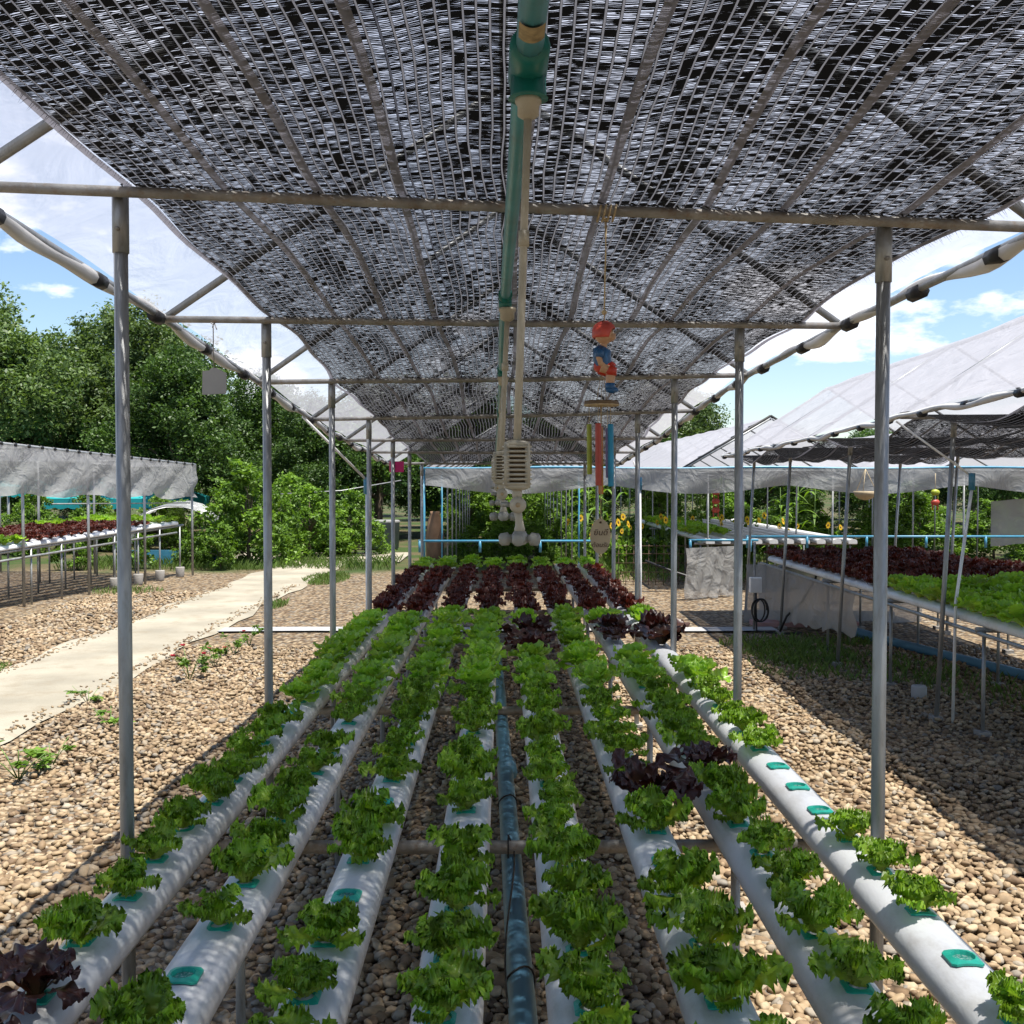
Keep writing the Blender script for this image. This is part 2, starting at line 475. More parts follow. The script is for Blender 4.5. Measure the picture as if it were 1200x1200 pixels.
M['film_white'] = film_mat('white_film', .16, .42, (.56, .56, .60), .06)
M['hem'] = mat('film_hem', (.74, .73, .70), .5, 0, .1, 6, .3, 25, .4, trans=.3)
M['valance'] = film_mat('valance_film', .12, .5, (.42, .42, .41), .25, .9)
M['skirt'] = film_mat('skirt_film', .22, .35, (.46, .45, .43), .4, 1.0)
M['net'] = net_mat('black_shade_net')
M['net_dense'] = net_mat('dense_shade_net', -.0)
M['tape'] = mat('grey_net_tape', (.27, .27, .31), .5, 0, .12, 60, trans=.45)
M['black'] = mat('black_rubber', (.015, .015, .016), .5, 0, .2, 20)
M['fringe'] = mat('net_fringe', (.02, .02, .02), .6)
M['slate_pipe'] = mat('slate_blue_pipe', (.09, .23, .36), .5, 0, .06, 3, dirt=(.16, .22, .26), dirt_amt=.2)
M['blue'] = mat('bright_blue_pvc', (.045, .20, .31), .4, 0, .12, 9, dirt=(.2, .28, .3), dirt_amt=.4)
M['teal'] = mat('teal_pvc', (.085, .285, .325), .38, 0, .15, 9, dirt=(.10, .16, .16), dirt_amt=.5)
M['teal_fit'] = mat('green_teal_fitting', (.01, .15, .13), .35, 0, .1, 20)
M['cream'] = mat('cream_plastic', (.40, .365, .285), .45, 0, .12, 25, dirt=(.30, .26, .18), dirt_amt=.5)
M['fogclear'] = mat('clouded_nozzle_plastic', (.42, .42, .38), .3, 0, .2, 40, trans=.35)
M['wood'] = mat('pale_wood', (.42, .31, .18), .65, 0, .2, 30, stretch=(6, 1, 1))
M['dark_wood'] = mat('dark_wood_disc', (.12, .075, .035), .6, 0, .3, 30)
M['tagwood'] = mat('tag_wood', (.36, .29, .19), .7, 0, .1, 25)
M['ink'] = mat('brown_ink', (.06, .03, .015), .7)
M['rope'] = mat('straw_rope', (.45, .36, .22), .9, 0, .2, 120)
M['skin'] = mat('painted_skin', (.48, .275, .155), .4, 0, .06, 30)
M['hair'] = mat('red_painted_hair', (.50, .07, .05), .4, 0, .15, 40)
M['shirt'] = mat('blue_painted_shirt', (.02, .09, .22), .4, 0, .1, 40)
M['shorts'] = mat('red_painted_shorts', (.42, .03, .012), .4, 0, .1, 40)
M['lime'] = mat('lime_bamboo', (.27, .31, .02), .45, 0, .15, 30)
M['coral'] = mat('red_bamboo', (.36, .05, .03), .45, 0, .15, 30)
M['orange'] = mat('orange_bamboo', (.45, .16, .02), .45, 0, .15, 30)
M['tubeblue'] = mat('blue_bamboo', (.01, .20, .34), .45, 0, .15, 30)
M['white'] = mat('white_paint', (.78, .78, .76), .5, 0, .05)
M['greyboard'] = mat('grey_card', (.20, .20, .195), .8, 0, .08)
M['magenta'] = mat('magenta_card', (.45, .01, .12), .6, 0, .08)
M['turq'] = mat('turquoise_canvas', (.02, .36, .38), .7, 0, .12, 3, trans=.3)
M['concrete'] = mat('pale_concrete', (.28, .255, .20), .85, 0, .22, 1.3, .4, 45, .2, (1, 1, 1), (.20, .165, .115), .75)
M['strip'] = mat('grey_cement', (.30, .30, .30), .85, 0, .2, 5, .3, 60)
M['footing'] = mat('cement_footing', (.26, .245, .225), .9, 0, .15, 8, .3, 50)
M['frame_black'] = mat('black_battens', (.03, .03, .03), .6)
M['stone'] = stone_mat()
M['ground'] = ground_mat()
M['bark'] = mat('tree_bark', (.13, .10, .075), .9, 0, .35, 7, .8, 20, .2, (1, 1, .3))
M['stem'] = mat('green_stem', (.12, .2, .05), .7, 0, .2)
M['lettuce'] = leaf_mat('curly_lettuce_leaf', (.62, .68, .13), (.265, .435, .040), .34, .48, .24, .5)
M['butter'] = leaf_mat('round_lettuce_leaf', (.54, .62, .12), (.255, .44, .045), .36, .46, .20, .5)
M['red'] = leaf_mat('red_lettuce_leaf', (.17, .085, .035), (.105, .026, .016), .40, .25, .3, .4, (1.5, .7, .6))
M['maroon'] = leaf_mat('maroon_lettuce_leaf', (.11, .075, .03), (.050, .019, .016), .38, .22, .3, .4, (1.5, .7, .6))
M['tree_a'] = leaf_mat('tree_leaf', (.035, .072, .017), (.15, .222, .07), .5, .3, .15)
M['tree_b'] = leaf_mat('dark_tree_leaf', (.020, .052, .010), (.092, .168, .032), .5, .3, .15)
M['bush'] = leaf_mat('bright_bush_leaf', (.055, .115, .013), (.165, .285, .033), .5, .35, .15)
M['grass'] = leaf_mat('grass_blade', (.07, .11, .02), (.13, .21, .045), .6, .3, .1)
M['petal'] = mat('yellow_petal', (.72, .46, .015), .6, 0, .1, 30, trans=.3)
M['seed'] = mat('brown_seed_head', (.08, .04, .015), .9)
M['rose'] = mat('red_petal', (.42, .015, .04), .6, 0, .1, 30, trans=.2)
M['lavender'] = mat('mauve_petal', (.25, .2, .4), .6, 0, .1, 30, trans=.2)
M['board'] = mat('weathered_boards', (.06, .05, .04), .9, 0, .3, 12)

# ------------------------------------------------------------------ ground, path
gm = MB()
xs = np.concatenate([[-300, -80, -30], np.linspace(-12, 12, 25), [30, 80, 300]])
ys = np.concatenate([[-80, -20], np.linspace(-4, 30, 35), [60, 150, 700]])
gm.grid([[(x, y, 0) for x in xs] for y in ys])
ground = gm.build('ground', M['ground'], None, True)
tag(ground, 'tan gravel yard running under the shade houses to the trees', 'ground', kind='structure')

pm = MB()
pys = np.linspace(-3, 22.5, 52)
rows = []
for y in pys:
    w = .06 * math.sin(y * 1.7) + .05 * math.sin(y * 4.1)
    rows.append([(-4.22 + w, y, .012), (-4.17 + w, y, .03), (-3.6, y, .034), (-3.06 + w * .7, y, .03), (-3.01 + w * .8, y, .012)])
pm.grid(rows)
tag(pm.build('path', M['concrete'], None, False), 'pale concrete path crossing the gravel', 'path', kind='structure')
pm = MB()
pm.grid([[(x, y, .026 + .004 * math.sin(x * 3)) for x in np.linspace(-5.6, -2.0, 12)] for y in np.linspace(20.5, 23.2, 5)])
tag(pm.build('path', M['concrete'], None, False), 'pale concrete landing at the far end of the path', 'path', kind='structure')
pm = MB()
pm.grid([[(x, y + .03 * math.sin(x * 2.3), .022) for x in np.linspace(-3.0, 2.9, 20)] for y in (11.15, 11.45)])
tag(pm.build('pavement_strip', M['strip'], None, False), 'narrow grey cement strip laid across the gravel', 'paving', kind='structure')

# ------------------------------------------------------------------ gravel
def ico():
    p = (1 + 5 ** .5) / 2
    v = np.array([(-1, p, 0), (1, p, 0), (-1, -p, 0), (1, -p, 0), (0, -1, p), (0, 1, p), (0, -1, -p), (0, 1, -p), (p, 0, -1), (p, 0, 1), (-p, 0, -1), (-p, 0, 1)], float)
    v /= np.linalg.norm(v[0])
    f = np.array([(0, 11, 5), (0, 5, 1), (0, 1, 7), (0, 7, 10), (0, 10, 11), (1, 5, 9), (5, 11, 4), (11, 10, 2), (10, 7, 6), (7, 1, 8), (3, 9, 4), (3, 4, 2), (3, 2, 6), (3, 6, 8), (3, 8, 9), (4, 9, 5), (2, 4, 11), (6, 2, 10), (8, 6, 7), (9, 8, 1)])
    return v, f
def ico2():
    v, f = ico(); v = v.tolist(); mid = {}; nf = []
    def g(a, b):
        k = (min(a, b), max(a, b))
        if k not in mid:
            q = (np.array(v[a]) + np.array(v[b])); q /= np.linalg.norm(q); mid[k] = len(v); v.append(q.tolist())
        return mid[k]
    for a, b, c in f:
        d, e, h = g(a, b), g(b, c), g(c, a)
        nf += [(a, d, h), (b, e, d), (c, h, e), (d, e, h)]
    return np.array(v), np.array(nf)
ICO1, ICO2 = ico(), ico2()
def rot_mats(az, t1, t2):
    ca, sa = np.cos(az), np.sin(az); c1, s1 = np.cos(t1), np.sin(t1); c2, s2 = np.cos(t2), np.sin(t2)
    z = np.zeros_like(az); o = np.ones_like(az)
    Rz = np.stack([np.stack([ca, -sa, z], -1), np.stack([sa, ca, z], -1), np.stack([z, z, o], -1)], -2)
    Rx = np.stack([np.stack([o, z, z], -1), np.stack([z, c1, -s1], -1), np.stack([z, s1, c1], -1)], -2)
    Ry = np.stack([np.stack([c2, z, s2], -1), np.stack([z, o, z], -1), np.stack([-s2, z, c2], -1)], -2)
    return Rz @ Rx @ Ry
def pebble_field(pts, size, base):
    n = len(pts); bv, bf = base
    shp = rng.uniform(.75, 1.25, (n, 1, 3)) * np.array([1.15, .88, .58])
    V = bv[None] * shp
    V = V * (1 + .16 * rng.standard_normal((n, len(bv), 1)) * (1 if len(bv) < 20 else .55))
    V = V * (size[:, None, None] * .5)
    Rm = rot_mats(rng.uniform(0, 6.28, n), rng.normal(0, .35, n), rng.normal(0, .35, n))
    V = np.einsum('nij,nkj->nki', Rm, V) + pts[:, None, :]
    Fc = bf[None] + (np.arange(n) * len(bv))[:, None, None]
    tone = np.repeat(rng.beta(2.0, 1.7, n), len(bv))
    return V.reshape(-1, 3), Fc.reshape(-1, bf.shape[1]), tone
def scatter(x0, x1, y0, y1, pitch):
    gx = np.arange(x0, x1, pitch); gy = np.arange(y0, y1, pitch * .87)
    X, Y = np.meshgrid(gx, gy); X = X + (np.arange(len(gy)) % 2)[:, None] * pitch / 2
    P = np.stack([X.ravel(), Y.ravel()], -1) + rng.uniform(-.45, .45, (X.size, 2)) * pitch
    return P
def in_view(P, m=.35):
    return np.abs(P[:, 0] - .008 * P[:, 1]) < P[:, 1] * .485 + m
P1 = scatter(-3.0, 3.6, 1.9, 4.4, .0305); P1 = P1[in_view(P1)]
P2 = scatter(-3.0, 4.6, 4.4, 10.2, .0355); P2 = P2[in_view(P2)]
P3 = scatter(-5.6, -4.2, 9.0, 15, .055); P3 = P3[in_view(P3, .1)]
def sizes(n, lo=.020, hi=.062):
    return lo + (hi - lo) * rng.beta(1.3, 2.6, n)
def seat(P, s):
    # some stones ride on others
    z = s * .10 + rng.random(len(P)) ** 3 * .022 + .012 * np.sin(P[:, 0] * 3.1 + P[:, 1] * 2.3)
    return np.concatenate([P, z[:, None]], 1)
s1 = sizes(len(P1)); Q1 = seat(P1, s1)
# the 300 that show largest are stones of their own under the ground
vis = np.abs(Q1[:, 0]) < Q1[:, 1] * .47
score = np.where(vis, s1 / Q1[:, 1] ** 1.0, 0)
score[Q1[:, 1] < 2.3] *= .0
big = np.argsort(-score)[:300]
keep = np.ones(len(Q1), bool); keep[big] = False
V1, F1, T1 = pebble_field(Q1[keep], s1[keep], ICO2)
s2 = sizes(len(P2), .024, .062); V2, F2, T2 = pebble_field(seat(P2, s2), s2, ICO1)
ey = rng.uniform(5.5, 16, 900); sd_ = rng.random(900) < .5
ex = np.where(sd_, -3.05 - np.abs(rng.normal(0, .07, 900)), -4.18 + np.abs(rng.normal(0, .07, 900)))
PE = np.stack([ex, ey], -1)
s4 = sizes(len(PE), .016, .04); QE = np.concatenate([PE, (.032 + s4 * .12)[:, None]], 1)
V4, F4, T4 = pebble_field(QE, s4, ICO1)
s3 = sizes(len(P3), .04, .07); V3, F3, T3 = pebble_field(seat(P3, s3), s3, ICO1)
VV = np.concatenate([V1, V2, V3, V4]); FF = np.concatenate([F1, F2 + len(V1), F3 + len(V1) + len(V2), F4 + len(V1) + len(V2) + len(V3)]); TT = np.concatenate([T1, T2, T3, T4])
gr = link(bpy.data.objects.new('gravel', fast_mesh('gravel', VV, FF, M['stone'], TT, True)))
tag(gr, 'rounded tan and brown river pebbles covering the yard', 'gravel', kind='stuff')
print('gravel tris', len(FF))
stone_meshes = []
for k in range(24):
    v, f, tn = pebble_field(np.zeros((1, 3)), np.array([1.0]), ICO2)
    stone_meshes.append(fast_mesh('pebble', v, f, M['stone'], tn, True))
for j, i in enumerate(big):
    o = bpy.data.objects.new('pebble', stone_meshes[j % 24]); link(o, ground)
    o.location = Q1[i] + np.array([0, 0, .006]); o.scale = (s1[i],) * 3; o.rotation_euler = (0, 0, random.uniform(0, 6.28))

# ------------------------------------------------------------------ shade houses
def lerp(a, b, t): return a + (b - a) * t
def hfun(bars, side):
    ysb = [b[0] for b in bars]; hs = [b[side] for b in bars]
    def h(y):
        if y <= ysb[0]:
            return hs[0] + (hs[0] - hs[1]) / (ysb[1] - ysb[0]) * (ysb[0] - y) * .4
        if y >= ysb[-1]: return hs[-1]
        return float(np.interp(y, ysb, hs))
    return h

def shade_house(name, label, x0, bars, W, eave, rise, y0, y1, netx, sag, ripple, group=None, net='net', post_r=.0155, lean=0.0,
                clips=True, film='film_white', skip_post=(), blue_front=False, detail=True, batten=False):
    t = thing(name, label, 'shade house', (x0, bars[0][0], 0), group)
    hl, hr = hfun(bars, 1), hfun(bars, 2)
    def hx(x, y):
        u = (x - x0 + W) / (2 * W)
        return lerp(hl(y), hr(y), u)
    for k, (Y, a, b) in enumerate(bars):
        e = eave
        m = MB(); m.tube([(x0 - e, Y, hx(x0 - e, Y)), (x0 - W, Y, a), (x0 + .1, Y, (a + b) / 2 - .004), (x0 + W, Y, b), (x0 + e, Y, hx(x0 + e, Y))], .0125, 8)
        m.build('crossbar', M['galv_dull' if detail else 'galv'], t)
        for s, h in ((-1, a), (1, b)):
            xt = x0 + s * W; xb = xt - lean
            pmat = M['blue'] if (blue_front and k == 0) else M['galv']
            m = MB(); m.tube([(xb, Y + .028, -.05), (xt, Y + .028, h + (.0 if detail else 0))], post_r, 10 if detail else 6)
            p = m.build('post', pmat, t)
            if detail:
                z1 = h - .13
                m = MB(); m.tube([(xt - lean * .06, Y + .028, z1), (xt, Y + .028, h + .012)], post_r * 1.18, 10); m.build('collar', M['galv'], p)
                m = MB(); m.tube([(xt, Y + .028 - post_r, z1 + .05), (xt, Y + .028 - post_r - .012, z1 + .05)], .005, 6); m.build('bolt', M['galv_dull'], p)
                m = MB(); m.box(xb - .035, xb + .035, Y - .01, Y + .065, 0, .035); m.build('footing', M['footing'], p, False)
            ze = hx(x0 + s * e, Y)
            m = MB(); m.tube([(x0 + s * e, Y + .03, ze + .01), (x0 + s * .02, Y + .03, (a + b) / 2 + rise)], .014, 8)
            m.build('rafter', M['galv'], t)
    ny = max(8, int((y1 - y0) / .12))
    Ys = np.linspace(y0, y1, ny)
    m = MB(); m.tube([(x0, y, (hl(y) + hr(y)) / 2 + rise) for y in np.linspace(y0, y1, 12)], .014, 6); m.build('ridge_pipe', M['galv'], t)
    ph = rng.uniform(0, 6.28, 6)
    barY = np.array([b[0] for b in bars])
    for s in (-1, 1):
        m = MB(); m.tube([(x0 + s * eave, y, hx(x0 + s * eave, y) + .004) for y in Ys[::4]], .013, 8)
        ep = m.build('eave_pipe', M['galv'], t)
        if clips:
            gap = .60
            for y in np.arange(y0 + .2, y1, gap):
                yy = y + random.uniform(-.05, .05); q = .035
                m = MB(); m.tube([(x0 + s * eave, yy - q, hx(x0 + s * eave, yy - q) - .006), (x0 + s * eave, yy + q, hx(x0 + s * eave, yy + q) - .006)], .0235, 8)
                m.build('clip', M['black'], ep)
    if film:
        for s in (-1, 1):
            nx = 12; G = np.zeros((ny, nx, 3))
            for j, y in enumerate(Ys):
                near = np.min(np.abs(barY - y)); dip = .025 * math.sin(min(near / .73, 1) * math.pi / 2)
                for i in range(nx):
                    tt = i / (nx - 1); x = x0 + s * eave * (1 - tt)
                    z = lerp(hx(x0 + s * eave, y), (hl(y) + hr(y)) / 2 + rise, tt) + .030
                    z -= dip * math.sin(math.pi * tt) - .006 * math.sin(y * 5 + tt * 9 + ph[0])
                    G[j, i] = (x, y, z)
            m = MB(); m.grid(G); fo = m.build('roof_sheet', M[film], t)
            # hem: film wrapped over the eave pipe, sagging a little between the clips
            pts, rr = [], []
            for y in np.linspace(y0, y1, ny * 2):
                w = .5 + .5 * math.sin(y * 4.3 + ph[1] + s)
                near = np.min(np.abs(barY - y))
                pts.append((x0 + s * (eave + .004), y, hx(x0 + s * eave, y) + .010 - (.022 * w + .006 * math.sin(y * 9.1 + ph[2])) * min(1, near * 3) ))
                rr.append((.0145 + (.006 * w + .003 * math.sin(y * 13 + ph[3])) * min(1, near * 4)) if detail else .02 + .008 * w)
            m = MB(); m.tube(pts, rr, 7); m.build('hem', M['hem'], fo)
    # the net
    xl, xr = netx
    nx = 60 if detail else 26
    G = np.zeros((ny, nx, 3))
    def netz(x, y):
        near = np.min(np.abs(barY - y)); k = int(np.argmin(np.abs(barY - y)))
        span = .75 if len(barY) < 2 else (barY[1] - barY[0]) / 2
        b = math.sin(min(near / span, 1) * math.pi / 2) ** 1.2
        u = (x - xl) / (xr - xl)
        z = hx(x, y) + .020 + sag * b * (.35 + .65 * math.sin(math.pi * u) if sag > 0 else 1.0 - .3 * math.sin(math.pi * u))
        z += ripple * b * (math.sin(x * 13 + ph[2] + .6 * math.sin(y * 1.9 + ph[3])) + .6 * math.sin(x * 31 + ph[4] + y * .7)) + ripple * .5 * b * math.sin(y * 6.5 + x * 3 + ph[5])
        return z
    edge_w = lambda y, s: .012 * math.sin(y * 2.9 + s) + .008 * math.sin(y * 7.3 + 2 * s)
    for j, y in enumerate(Ys):
        a, b = xl + edge_w(y, 1), xr + edge_w(y, 2)
        for i in range(nx):
            x = lerp(a, b, i / (nx - 1)); G[j, i] = (x, y, netz(x, y))
    m = MB(); m.grid(G)
    nm = m.build('shade_net', M[net], t)
    if detail:
        ntape = 9
        for q in range(ntape + 1):
            u = q / ntape + (0 if q in (0, ntape) else random.uniform(-.02, .02))
            g = []
            for j, y in enumerate(Ys):
                xc = lerp(xl, xr, u) + .012 * math.sin(y * 1.9 + q * 1.3) + (edge_w(y, 1) if q == 0 else edge_w(y, 2) if q == ntape else 0)
                w = .010
                g.append([(xc - w, y, netz(xc, y) - .004), (xc, y, netz(xc, y) - .006), (xc + w, y, netz(xc, y) - .004)])
            m = MB(); m.grid(g); m.build('tape', M['tape'], nm)
        m = MB()
        V, Fc = [], []
        for s, xe, es in ((-1, xl, 1), (1, xr, 2)):
            for y in np.arange(y0, y1, .011):
                ln = random.uniform(.006, .026); y_ = y + random.uniform(-.004, .004); xx = xe + edge_w(y_, es)
                zz = netz(xx, y_)
                i0 = len(V)
                V += [(xx, y_, zz - .003), (xx, y_ + .0022, zz - .003), (xx + s * ln * .6, y_ + random.uniform(-.01, .01), zz - .003 - ln * .7)]
                Fc.append((i0, i0 + 1, i0 + 2))
        # loose ends along the crossbars
        for Y, a, b in bars:
            for x in np.arange(xl, xr, .02):
                x_ = x + random.uniform(-.01, .01); zz = hx(x_, Y) + .013
                i0 = len(V); d = random.uniform(-.018, .018)
                V += [(x_, Y - .012, zz), (x_ + .006, Y - .012, zz + .003), (x_ + .02 + d, Y - .017, zz - .008)]
                Fc.append((i0, i0 + 1, i0 + 2))
        m.add(V, Fc)
        fr = m.build('fringe', M['fringe'], nm, False); fr['kind'] = 'stuff'
    if batten:
        # ladder of dark battens on the open front gable
        Yf = y0; apex = (x0, Yf, (hl(Yf) + hr(Yf)) / 2 + rise + .05)
        for s in (-1, 1):
            e0 = (x0 + s * eave, Yf, hx(x0 + s * eave, Yf) + .03)
            m = MB(); m.tube([e0, apex], .02, 6); m.build('gable_rafter', M['frame_black'], t)
            for q in (.25, .45, .65, .85):
                p = Vector(e0).lerp(Vector(apex), q)
                m = MB(); m.tube([p, p + Vector((-s * .03, .7, -.02))], .014, 6); m.build('purlin', M['frame_black'], t)
    return t, hx, netz

YB = [2.39 + 1.47 * k for k in range(-2, 7)]
HL = [2.33, 2.29, 2.249, 2.184, 2.10, 2.00, 1.916, 1.86, 1.78]
HR = [2.25, 2.22, 2.186, 2.169, 2.126, 2.04, 1.93, 1.86, 1.78]
bars_main = list(zip(YB, HL, HR))
main, hxm, netz_m = shade_house('shade_house', 'near shade house with black net ceiling and galvanised posts around the gully table', 0.0, bars_main,
                                .86, 1.225, .84, -1.2, 12.3, (-.84, 1.07), .032, .005, 'shade houses', film='film')
bars_r = [(3.2, 2.12, 2.12), (5.1, 2.06, 2.06), (7.0, 2.02, 2.02), (9.1, 1.95, 1.95), (11.0, 1.92, 1.92), (12.6, 1.88, 1.88)]
right_house, hxr, _ = shade_house('shade_house', 'white-roofed shade house with sagging black net over the red lettuce table', 3.85, bars_r,
                                  .87, 1.24, .80, 1.6, 12.7, (2.74, 4.82), -.15, .02, 'shade houses', 'net_dense', lean=.10)
bars_c2 = [(15.2 + 1.55 * k, 1.74, 1.74) for k in range(9)]
shade_house('shade_house', 'far shade house with slim posts directly behind the near table', 0.1, bars_c2, .98, 1.25, .75, 15.25, 27.8,
            (-.95, 1.15), -.10, .02, 'shade houses', 'net_dense', .014, detail=False, blue_front=True)
bars_r2 = [(15.3 + 1.9 * k, 1.74, 1.74) for k in range(7)]
shade_house('shade_house', 'far shade house whose white gable shows dark ladder-like battens', 3.85, bars_r2, .9, 1.27, .74, 15.35, 27,
            (2.9, 4.8), -.12, .02, 'shade houses', 'net_dense', .014, detail=False, batten=True)
bars_r3 = [(15.3 + 1.9 * k, 1.74, 1.74) for k in range(6)]
shade_house('shade_house', 'far shade house at the right edge beyond the red lettuce table', 7.6, bars_r3, .95, 1.3, .74, 15.35, 25,
            (6.6, 8.6), -.12, .02, 'shade houses', 'net_dense', .014, detail=False)

# blue beam with grey valance across the fronts of the far houses
vb = thing('valance_frame', 'blue pipe beam with grey sheet valance across the far shade house fronts', 'valance', (-1.15, 15.05, 0))
m = MB(); m.tube([(x, 15.05, 1.775 + .012 * math.sin(x * 2.1)) for x in np.linspace(-1.18, 9.2, 24)], .019, 8); m.build('beam', M['blue'], vb)
for x in (-1.13, 1.9, 5.35, 9.1):
    m = MB(); m.tube([(x, 15.08, -.05), (x, 15.08, 1.78)], .024, 8); m.build('post', M['blue'] if x < 0 else M['galv'], vb)
g = []
for x in np.linspace(-1.1, 9.1, 160):
    ph1 = (x + 1.1) % 2.55 / 2.55
    drop = .24 + .12 * math.sin(math.pi * ph1) ** 1.3
    g.append([(x, 15.03 + .03 * math.sin(x * 6 + q * 3) * q, 1.77 - drop * q) for q in np.linspace(0, 1, 6)])
m = MB(); m.grid(g); m.build('valance_sheet', M['valance'], vb)

# ------------------------------------------------------------------ tables and gullies
def growing_table(name, label, x0, half, Ys, z, legs, group, foot=True):
    t = thing(name, label, 'table', (x0, Ys[0], 0), group)
    for Y in Ys:
        m = MB(); m.tube([(x0 - half, Y, z), (x0, Y, z - .003), (x0 + half, Y, z)], .018, 8); b = m.build('crossbar', M['galv_dull'], t)
        for x in legs:
            m = MB(); m.tube([(x0 + x, Y + .02, -.03), (x0 + x, Y + .02, z)], .0125, 8); l = m.build('leg', M['galv'], t)
            if foot:
                m = MB(); m.box(x0 + x - .04, x0 + x + .04, Y - .02, Y + .06, 0, .03); m.build('foot', M['footing'], l, False)
    return t
GZ = .753
TBY = [2.70 + 1.61 * k for k in range(-1, 6)] 
growing_table('growing_table', 'galvanised pipe table carrying the eight near lettuce gullies', .02, .88, TBY, GZ - .063 - .018, (-.70, .58), 'pipe tables')

def gully_mesh(y0, y1, mat_, seg=.5):
    prof = [(-.054, 0), (-.060, .012), (-.060, .030), (-.052, .047), (-.034, .058), (-.012, .063), (.012, .063), (.034, .058), (.052, .047), (.060, .030), (.060, .012), (.054, 0)]
    m = MB(); n = len(prof); yy = np.arange(y0, y1 + .01, seg)
    V = [(x, y - y0, z) for y in yy for (x, z) in prof]
    f = [(j * n + i, j * n + (i + 1) % n, (j + 1) * n + (i + 1) % n, (j + 1) * n + i) for j in range(len(yy) - 1) for i in range(n)]
    f.append(tuple(range(n))); f.append(tuple((len(yy) - 1) * n + i for i in range(n))[::-1])
    m.add(V, f)
    return m.mesh('gully', mat_, True)
def cap_mesh():
    prof = [(-.057, -.003), (-.063, .012), (-.063, .031), (-.055, .050), (-.035, .061), (0, .067), (.035, .061), (.055, .050), (.063, .031), (.063, .012), (.057, -.003)]
    m = MB(); n = len(prof)
    V = [(x, y, z) for y in (-.012, .035) for (x, z) in prof]
    m.add(V, [(i, (i + 1) % n, n + (i + 1) % n, n + i) for i in range(n)] + [tuple(range(n))[::-1], tuple(n + i for i in range(n))])
    return m.mesh('end_cap', M['gully_end'], False)
CAP = cap_mesh()
ROWX = [-.78 + .2286 * i for i in range(8)]
GNAME = ['leftmost', 'second from left', 'third from left', 'fourth from left', 'fifth from left', 'third from right', 'second from right', 'rightmost']
gy0, gy1 = .45, 10.95
gme = gully_mesh(gy0, gy1, M['gully'])
for e in gme.polygons: pass
for i, x in enumerate(ROWX):
    o = bpy.data.objects.new('gully', gme); link(o); o.location = (x, gy0, GZ - .063)
    tag(o, 'long pale grey planting gully on the near table, ' + GNAME[i] + ' of eight', 'gully', 'near planting gullies')
    for yy in (0, gy1 - gy0 - .02):
        c = bpy.data.objects.new('end_cap', CAP); link(c, o); c.location = (0, yy, 0)

# slate pipe hung under the table, with its cable
sp = thing('water_pipe', 'slate blue drain pipe slung beneath the middle of the near table', 'pipe', (.03, 1.4, .6))
zp = GZ - .063 - .036 - .028
ppts = [(.045 - .018 * (y - 1.4), y, zp + .004 * math.sin(y * 1.7)) for y in np.linspace(.8, 10.6, 24)]
m = MB(); m.tube(ppts, .0265, 12); m.build('pipe', M['slate_pipe'], sp)
m = MB(); m.tube([(ppts[5][0], 3.55, zp), (ppts[5][0] - .003, 3.66, zp)], .0295, 12); m.build('coupling', M['slate_pipe'], sp)
wire = thing('tie_wire', 'thin black wire looped round the slate blue pipe', 'wire', (.03, 1.9, .6))
m = MB()
m.tube([(.015 + .012 * math.sin(y * 5.3), y, zp + .032 + .006 * math.sin(y * 3)) for y in np.linspace(1.9, 2.7, 16)] + [(.012, 2.70, zp + .075)], .0022, 5)
m.build('strand', M['black'], wire)
for yl in (2.06, 3.2):
    xc = .045 - .018 * (yl - 1.4)
    m = MB(); m.tube([(xc + .0285 * math.cos(a), yl + .012 * math.sin(a * 2), zp + .0285 * math.sin(a)) for a in np.linspace(0, 6.28, 20)], .0022, 5)
    m.build('loop', M['black'], wire)
m = MB(); m.tube([(.012, 2.70, zp + .075), (.012 + .0, 2.678, zp + .04), (.012, 2.69, zp + .0)], .002, 5); m.build('strand', M['black'], wire)

